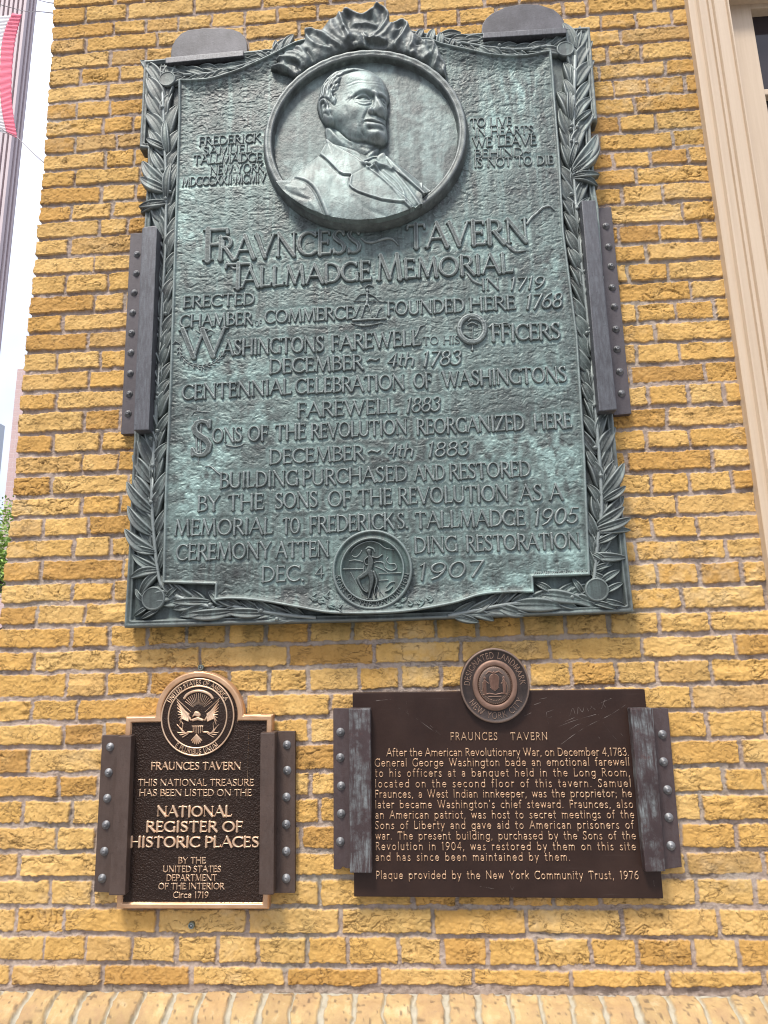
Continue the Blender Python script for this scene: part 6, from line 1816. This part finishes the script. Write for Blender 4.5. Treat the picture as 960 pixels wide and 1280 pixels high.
OT = OQ + 0.001
for text, x0, x1, y, cap, bw in (('FRAUNCES TAVERN', 293, 666, 470, 30, .13), ('THIS NATIONAL TREASURE', 239, 719, 537, 27, .10), ('HAS BEEN LISTED ON THE', 244, 710, 579, 27, .10), ('NATIONAL', 317, 628, 663, 41, .15), ('REGISTER OF', 272, 674, 726, 41, .15),
                                 ('HISTORIC PLACES', 206, 741, 790, 42, .15), ('BY THE', 406, 520, 858, 25, .105), ('UNITED STATES', 343, 583, 894, 25, .105), ('DEPARTMENT', 357, 566, 930, 25, .105), ('OF THE INTERIOR', 324, 597, 965, 25, .105), ('Circa 1719', 385, 532, 1001, 25, .10)):
    plate_text(reg, text, x0, x1, y, cap, q6, OT, 'gold_letter', rT=bw, rt=bw * .50, sp=.30)

# seal with the eagle
def q9(l):   # 8 per pixel from (190, 835)
    return [(190 + p[0] / 8.0, 835 + p[1] / 8.0) + tuple(p[2:]) for p in l]


cE_ = WP(q9([(458, 487)]), OT)[0]; cE = (float(cE_[0]), float(cE_[1]))
e_r = [WP(q9([(458 - 362, 487), (458 + 362, 487), (458, 487 - 380), (458, 487 + 380)]), OT), WP(q9([(458 - 293, 487), (458 + 293, 487), (458, 487 - 307), (458, 487 + 307)]), OT)]
rE = [(e[1, 0] - e[0, 0] + e[2, 1] - e[3, 1]) / 4 for e in e_r]
b = MB(); b.lathe(cE, [(rE[0] + 0.004, OQ - 0.004), (rE[0] + 0.0035, OQ + 0.0022), (rE[0] + 0.001, OQ + 0.003), (0.001, OQ + 0.003)], 96)
sg = b.build('seal', M['pebble'], reg, smooth=True)
OE = OQ + 0.003
for r_ in rE:
    b = MB()
    n_ = 96; vs_ = []
    for rr, o_ in ((r_ + 0.0022, OE - 0.001), (r_ + 0.0016, OE + 0.002), (r_, OE + 0.0026), (r_ - 0.0016, OE + 0.002), (r_ - 0.0022, OE - 0.001)):
        vs_ += [(cE[0] + rr * cos(2 * pi * k / n_), -o_, cE[1] + rr * sin(2 * pi * k / n_)) for k in range(n_)]
    b.add(vs_, [(i * n_ + k, i * n_ + (k + 1) % n_, (i + 1) * n_ + (k + 1) % n_, (i + 1) * n_ + k) for i in range(4) for k in range(n_)])
    sub(sg, b.build('ring', M['gold_letter'], reg, smooth=True), reg)
c0 = np.array(cE)
rt_ = (rE[0] + rE[1]) / 2
tx_ = ring_text('UNITED STATES OF AMERICA', cE, rt_, 91, (rE[0] - rE[1]) * 0.62, True, track=.11, rT=.10, rt=.07) + ring_text('E PLURIBUS UNUM', cE, rt_, 270, (rE[0] - rE[1]) * 0.60, False, track=.12, rT=.10, rt=.07)
sub(sg, letters('seal_lettering', reg, M['gold_letter'], [np.column_stack([s[:, :2] - c0, s[:, 2]]) for s in tx_], c0, (1, 0), OE, 0.0026, 0.0018, 0.00065, sink=0.001), reg)
# eagle: strokes (x, y, radius) in the enlargement
eg = []
def es(*p, r=1.0): eg.append(np.array([(x, y, w) for x, y, w in p]))
GL = spline([(325, 300), (350, 268), (400, 240), (465, 228), (530, 240), (580, 268), (606, 300)], 8)
eg.append(np.column_stack([GL, np.full(len(GL), 15.0)]))
for i in range(15):                                            # rays and stars under the cloud arc
    a = math.radians(148 - i * 8.3); r0, r1 = 60, 170
    eg.append(np.array([(465 + r0 * cos(a), 425 - r0 * sin(a) * 1.0, 2.2), (465 + r1 * cos(a) * .92, 425 - r1 * sin(a), 4.0)]))
for sgn in (-1, 1):
    cx = 460
    def m_(x): return cx + sgn * x
    for i in range(8):                                         # wing feathers
        t_ = i / 7
        eg.append(np.array([(m_(92 + 4 * t_), 460 + 70 * t_, 9), (m_(150 + 12 * t_), 420 + 80 * t_, 10), (m_(208 - 26 * t_ * t_), 330 + 235 * t_, 4)]))
    eg.append(np.array([(m_(208), 330, 6), (m_(160), 400, 12), (m_(105), 470, 14), (m_(70), 520, 10)]))
    eg.append(np.array([(m_(215), 305, 3.2), (m_(70), 440, 3.2)]))
    eg.append(np.array([(m_(60), 640, 10), (m_(100), 640, 9), (m_(120), 655, 7)]))
    for k in range(7):                                         # branch and arrows in the claws
        eg.append(np.array([(m_(95 + k * 11), 655 - 2 * k, 5), (m_(150 + (k % 3) * 22), 690 - k * 22, 7 if sgn < 0 else 3.5), (m_(165 + (k % 3) * 24), 690 - k * 26, 2)]))
eg.append(np.array([(440, 455, 24), (455, 460, 26), (470, 470, 20)]))
eg.append(np.array([(440, 455, 18), (415, 475, 9), (405, 490, 4)]))
eg.append(np.array([(410, 520, 14), (458, 505, 18), (505, 520, 14)]))
for k in range(6):
    eg.append(np.array([(412 + k * 18.5, 585, 6.0), (414 + k * 17.5, 640 + 14 * math.sin(pi * k / 5), 5.0)]))
eg.append(np.array([(400, 580, 4), (512, 580, 4)]))
for k in range(7):
    a = math.radians(-150 + k * 20)
    eg.append(np.array([(446, 668, 9), (446 + 58 * cos(a), 690 - 68 * sin(a), 9)]))
S = []
for s in eg:
    uz = WP([p[:2] for p in q9([tuple(v) for v in s])], OE)
    S.append(np.column_stack([uz - c0, s[:, 2] * (rE[0] / 371.0)]))
sub(sg, letters('eagle', reg, M['gold_letter'], S, c0, (1, 0), OE, 0.0034, 0.0026, 0.0006, sink=0.001), reg)

# ================================================================== smooth brown landmark plaque
OLm = 0.032
lm = thing('landmark_plaque', 'wide smooth dark brown plaque with a round top seal and tan raised paragraph', 'plaque', tuple(W3(636, 1122, OLm)))
b = MB(); b.slab([tuple(p) for p in WP([(440.5, 866), (806, 861.5), (829.5, 1123.5), (442.5, 1121)], OLm)], 0.010, OLm); b.build('plate', M['brown'], lm, bevel=0.002)


def q1(l): return [tuple(p) for p in l]


LT = [('FRAUNCES TAVERN', 563, 684.5, 925, 925, 9.2, 'c'), ('  After the American Revolutionary War, on December 4,1783.', 483.2, 786.5, 945.2, 944.6, 9.7, 'j'), ('General George Washington bade an emotional farewell', 468.4, 787, 958.1, 956.9, 9.7, 'j'),
      ('to his officers at a banquet held in the Long Room,', 468.6, 787.8, 971, 970.2, 9.7, 'j'), ('located on the second floor of this tavern. Samuel', 468.8, 789, 984.2, 983.6, 9.7, 'j'), ('Fraunces, a West Indian innkeeper, was the proprietor; he', 468.6, 790.2, 997.2, 996.2, 9.7, 'j'),
      ("later became Washington's chief steward. Fraunces, also", 469, 791.8, 1010.2, 1009.8, 9.7, 'j'), ('an American patriot, was host to secret meetings of the', 469, 793, 1023.2, 1022.6, 9.7, 'j'), ('Sons of Liberty and gave aid to American prisoners of', 468.8, 792.4, 1036.2, 1035.6, 9.7, 'j'),
      ('war. The present building, purchased by the Sons of the', 469.3, 795, 1049.3, 1049, 9.7, 'j'), ('Revolution in 1904, was restored by them on this site', 469.4, 795, 1062.4, 1062.6, 9.7, 'j'), ('and has since been maintained by them.', 469.4, 713, 1075.9, 1075.7, 9.7, 'j'),
      ('Plaque provided by the New York Community Trust, 1976', 469.8, 798.5, 1098.5, 1098.8, 9.9, 'j')]
for text, x0, x1, ya, yb, cap, md in LT:
    text = text.strip()
    p, ex, w = line_frame((x0, ya), (x1, yb), OLm)
    c_ = capm((x0 + x1) / 2, (ya + yb) / 2, cap, OLm)
    nat = w / c_
    trk = 0.13 if md == 'j' else 0.22
    _, w0 = layout(text, trk, 0.0)
    nsp = text.count(' ')
    sp_w = (nat - w0) / max(1, nsp)
    if sp_w < 0.30:
        trk = trk + (nat - w0 - 0.30 * nsp) / (len(text) - nsp - 1); sp_w = 0.30
    elif sp_w > 0.62 and md == 'j':
        trk = trk + (nat - w0 - 0.62 * nsp) / (len(text) - nsp - 1); sp_w = 0.62
    S = text_strokes(text, w, c_, serif=False, track=trk, sp=sp_w, uni=.082)
    letters('inscription', lm, M['tan_letter'], S, p, ex, OLm, 0.0028, 0.0017, 0.00075, sink=0.002)

# round city seal overlapping the top edge
OM2 = OLm + 0.012
cM_ = W(618.6, 856.5, OM2); cM = (float(cM_[0]), float(cM_[1]))
rM = (float(W(662.3, 856, OM2)[0]) - float(W(575.2, 856, OM2)[0])) / 2
rMz = (float(W(618, 810, OM2)[1]) - float(W(618, 904.3, OM2)[1])) / 2
kz = rMz / rM
b = MB(); b.lathe(cM, [(rM, 0.02), (rM, OM2 - 0.002), (rM - 0.0015, OM2 + 0.0015), (rM - 0.004, OM2 + 0.0022), (rM - 0.0065, OM2 + 0.001), (rM - 0.009, OM2 - 0.001), (rM * 0.66, OM2 - 0.0005), (0.001, OM2)], 96, 1, kz)
ms = b.build('city_seal', M['seal_bronze'], lm, smooth=True)
b = MB(); b.lathe(cM, [(rM * .665, OM2 - 0.002), (rM * .66, OM2 + 0.003), (rM * .64, OM2 + 0.0048), (rM * .60, OM2 + 0.006), (rM * .54, OM2 + 0.006), (rM * .51, OM2 + 0.0045), (rM * .50, OM2 + 0.001), (rM * .48, OM2 + 0.0005)], 96, .97, kz * 1.02)
b.f.pop()
sub(ms, b.build('copper_ring', M['seal_copper'], lm, smooth=True), lm)
b = MB(); b.lathe((cM[0] - 0.001, cM[1]), [(rM * .485, OM2 - 0.002), (rM * .48, OM2 + 0.004), (rM * .44, OM2 + 0.0062), (rM * .25, OM2 + 0.0076), (0.001, OM2 + 0.008)], 72, .96, kz * 1.04)
sub(ms, b.build('seal_boss', M['seal_bronze'], lm, smooth=True), lm)
c0 = np.array(cM)
tx_ = ring_text('DESIGNATED LANDMARK', (0, 0), rM * .80, 90, rM * .165, True, track=.16, sp=.55, uni=.055, serif=False) + ring_text('NEW YORK CITY', (0, 0), rM * .80, 271, rM * .17, False, track=.16, sp=.5, uni=.055, serif=False)
sub(ms, letters('seal_lettering', lm, M['seal_copper'], [np.column_stack([s[:, 0], s[:, 1] * kz, s[:, 2]]) for s in tx_], c0, (1, 0), OM2 - 0.001, 0.0032, 0.0018, 0.0007, sink=0.001), lm)
# arms in the middle: supporters, saltire shield, eagle, ribbon, beaded rim (units of the radius)
em = []
def E_(*p): em.append(np.array([(x, y, w) for x, y, w in p], float))
E_((-.02, .36, .035), (-.02, .30, .05)); E_((-.04, .33, .03), (-.16, .37, .03), (-.26, .30, .02)); E_((0, .33, .03), (.12, .37, .03), (.22, .30, .02)); E_((-.14, .22, .02), (.10, .22, .02))
E_((-.02, .17, .16), (-.02, -.02, .13), (-.02, -.12, .05))
E_((-.14, .22, .022), (.10, -.06, .022)); E_((.10, .22, .022), (-.14, -.06, .022))
for sg_ in (-1, 1):
    E_((sg_ * .27 - .02, .19, .045), (sg_ * .27 - .02, .20, .045)); E_((sg_ * .27 - .02, .12, .05), (sg_ * .28 - .02, -.02, .06), (sg_ * .27 - .02, -.2, .045)); E_((sg_ * .25, .1, .025), (sg_ * .17, .05, .02)); E_((sg_ * .33 - .02, .08, .022), (sg_ * .36, -.05, .02), (sg_ * .35, -.2, .02))
E_((-.36, -.24, .022), (-.18, -.21, .03), (0, -.24, .025), (.18, -.21, .03), (.33, -.24, .022)); E_((-.2, -.29, .022), (.15, -.29, .022))
for a in np.linspace(200, 340, 22):
    x, y = .40 * cos(math.radians(a)), .40 * sin(math.radians(a)); E_((x - .015, y + .01, .016), (x + .005, y - .01, .016))
for a in np.linspace(0, 360, 56):
    x, y = .465 * cos(math.radians(a)), .475 * sin(math.radians(a)); E_((x, y, .013), (x + .001, y, .013))
sub(ms, letters('coat_of_arms', lm, M['seal_copper'], [np.column_stack([s[:, 0] * rM, s[:, 1] * rM * kz, s[:, 2] * rM]) for s in em], c0, (1, 0), OM2 + 0.0055, 0.0034, 0.002, 0.0006, sink=0.002), lm)

# scratches and graffiti in the finish
sc = [[(683, 890), (684, 898), (686, 905)], [(684, 890), (692, 887)], [(685, 897), (690, 896)], [(700, 886), (701, 897), (709, 894)], [(712, 895), (716, 885), (719, 893)], [(722, 893), (723, 884), (728, 890), (731, 882), (736, 889)], [(738, 886), (743, 878)], [(744, 887), (735, 880)],
      [(750, 876), (757, 884)], [(757, 872), (752, 886)], [(748, 880), (764, 873)], [(696, 909), (720, 900), (745, 893)], [(699, 932), (730, 910), (762, 894), (782, 881)], [(748, 893), (760, 912), (773, 927)], [(670, 875), (684, 872)], [(668, 881), (676, 878)],
      [(510, 868), (508, 882), (511, 895)], [(498, 885), (520, 898), (545, 916)], [(538, 907), (551, 919)], [(470, 876), (490, 874)], [(776, 917), (779, 920)], [(748, 921), (750, 923)], [(706, 902), (718, 897)], [(712, 912), (724, 905), (731, 907)],
      [(636, 1101), (640, 1112), (644, 1103)], [(817, 1100), (818, 1108)], [(470, 1086), (474, 1094), (471, 1098)], [(600, 1108), (618, 1111)], [(655, 895), (664, 891)]]
S = []
for P_ in sc:
    p_ = spline(P_, 5) if len(P_) > 2 else np.array(P_, float)
    uz = WP(p_, OLm); S.append(np.column_stack([uz, np.full(len(uz), 0.00055)]))
c0 = S[0][0, :2].copy()
letters('scratches', lm, M['scratch'], [np.column_stack([s[:, :2] - c0, s[:, 2]]) for s in S], c0, (1, 0), OLm, 0.0003, 0.0008, 0.0007, sink=0.0004, wob=(0.02, 0.0009))

# ================================================================== two small wall anchors above and below the register plaque
for (x, y, lab) in ((251.3, 834.5, 'tiny greenish metal anchor in the mortar just above the arched copper-framed plaque'), (239.5, 1156.5, 'tiny greenish metal anchor in a cracked brick just below the copper-framed plaque')):
    c = W(x, y, 0.008); c = (float(c[0]), float(c[1]))
    rt2 = thing('wall_anchor', lab, 'anchor', (c[0], -0.008, c[1] - 0.009), 'small wall anchors by the register plaque')
    b = MB(); b.lathe(c, [(0.0088, 0.0), (0.0088, 0.011), (0.0075, 0.0135), (0.0052, 0.0135), (0.0045, 0.009), (0.0003, 0.009)], 8); b.build('socket', M['bolt'], rt2)
    b = MB(); b.lathe(c, [(0.0036, 0.008), (0.0034, 0.0125), (0.002, 0.014), (0.0003, 0.0142)], 10); b.build('pin', M['rivet'], rt2, smooth=True)
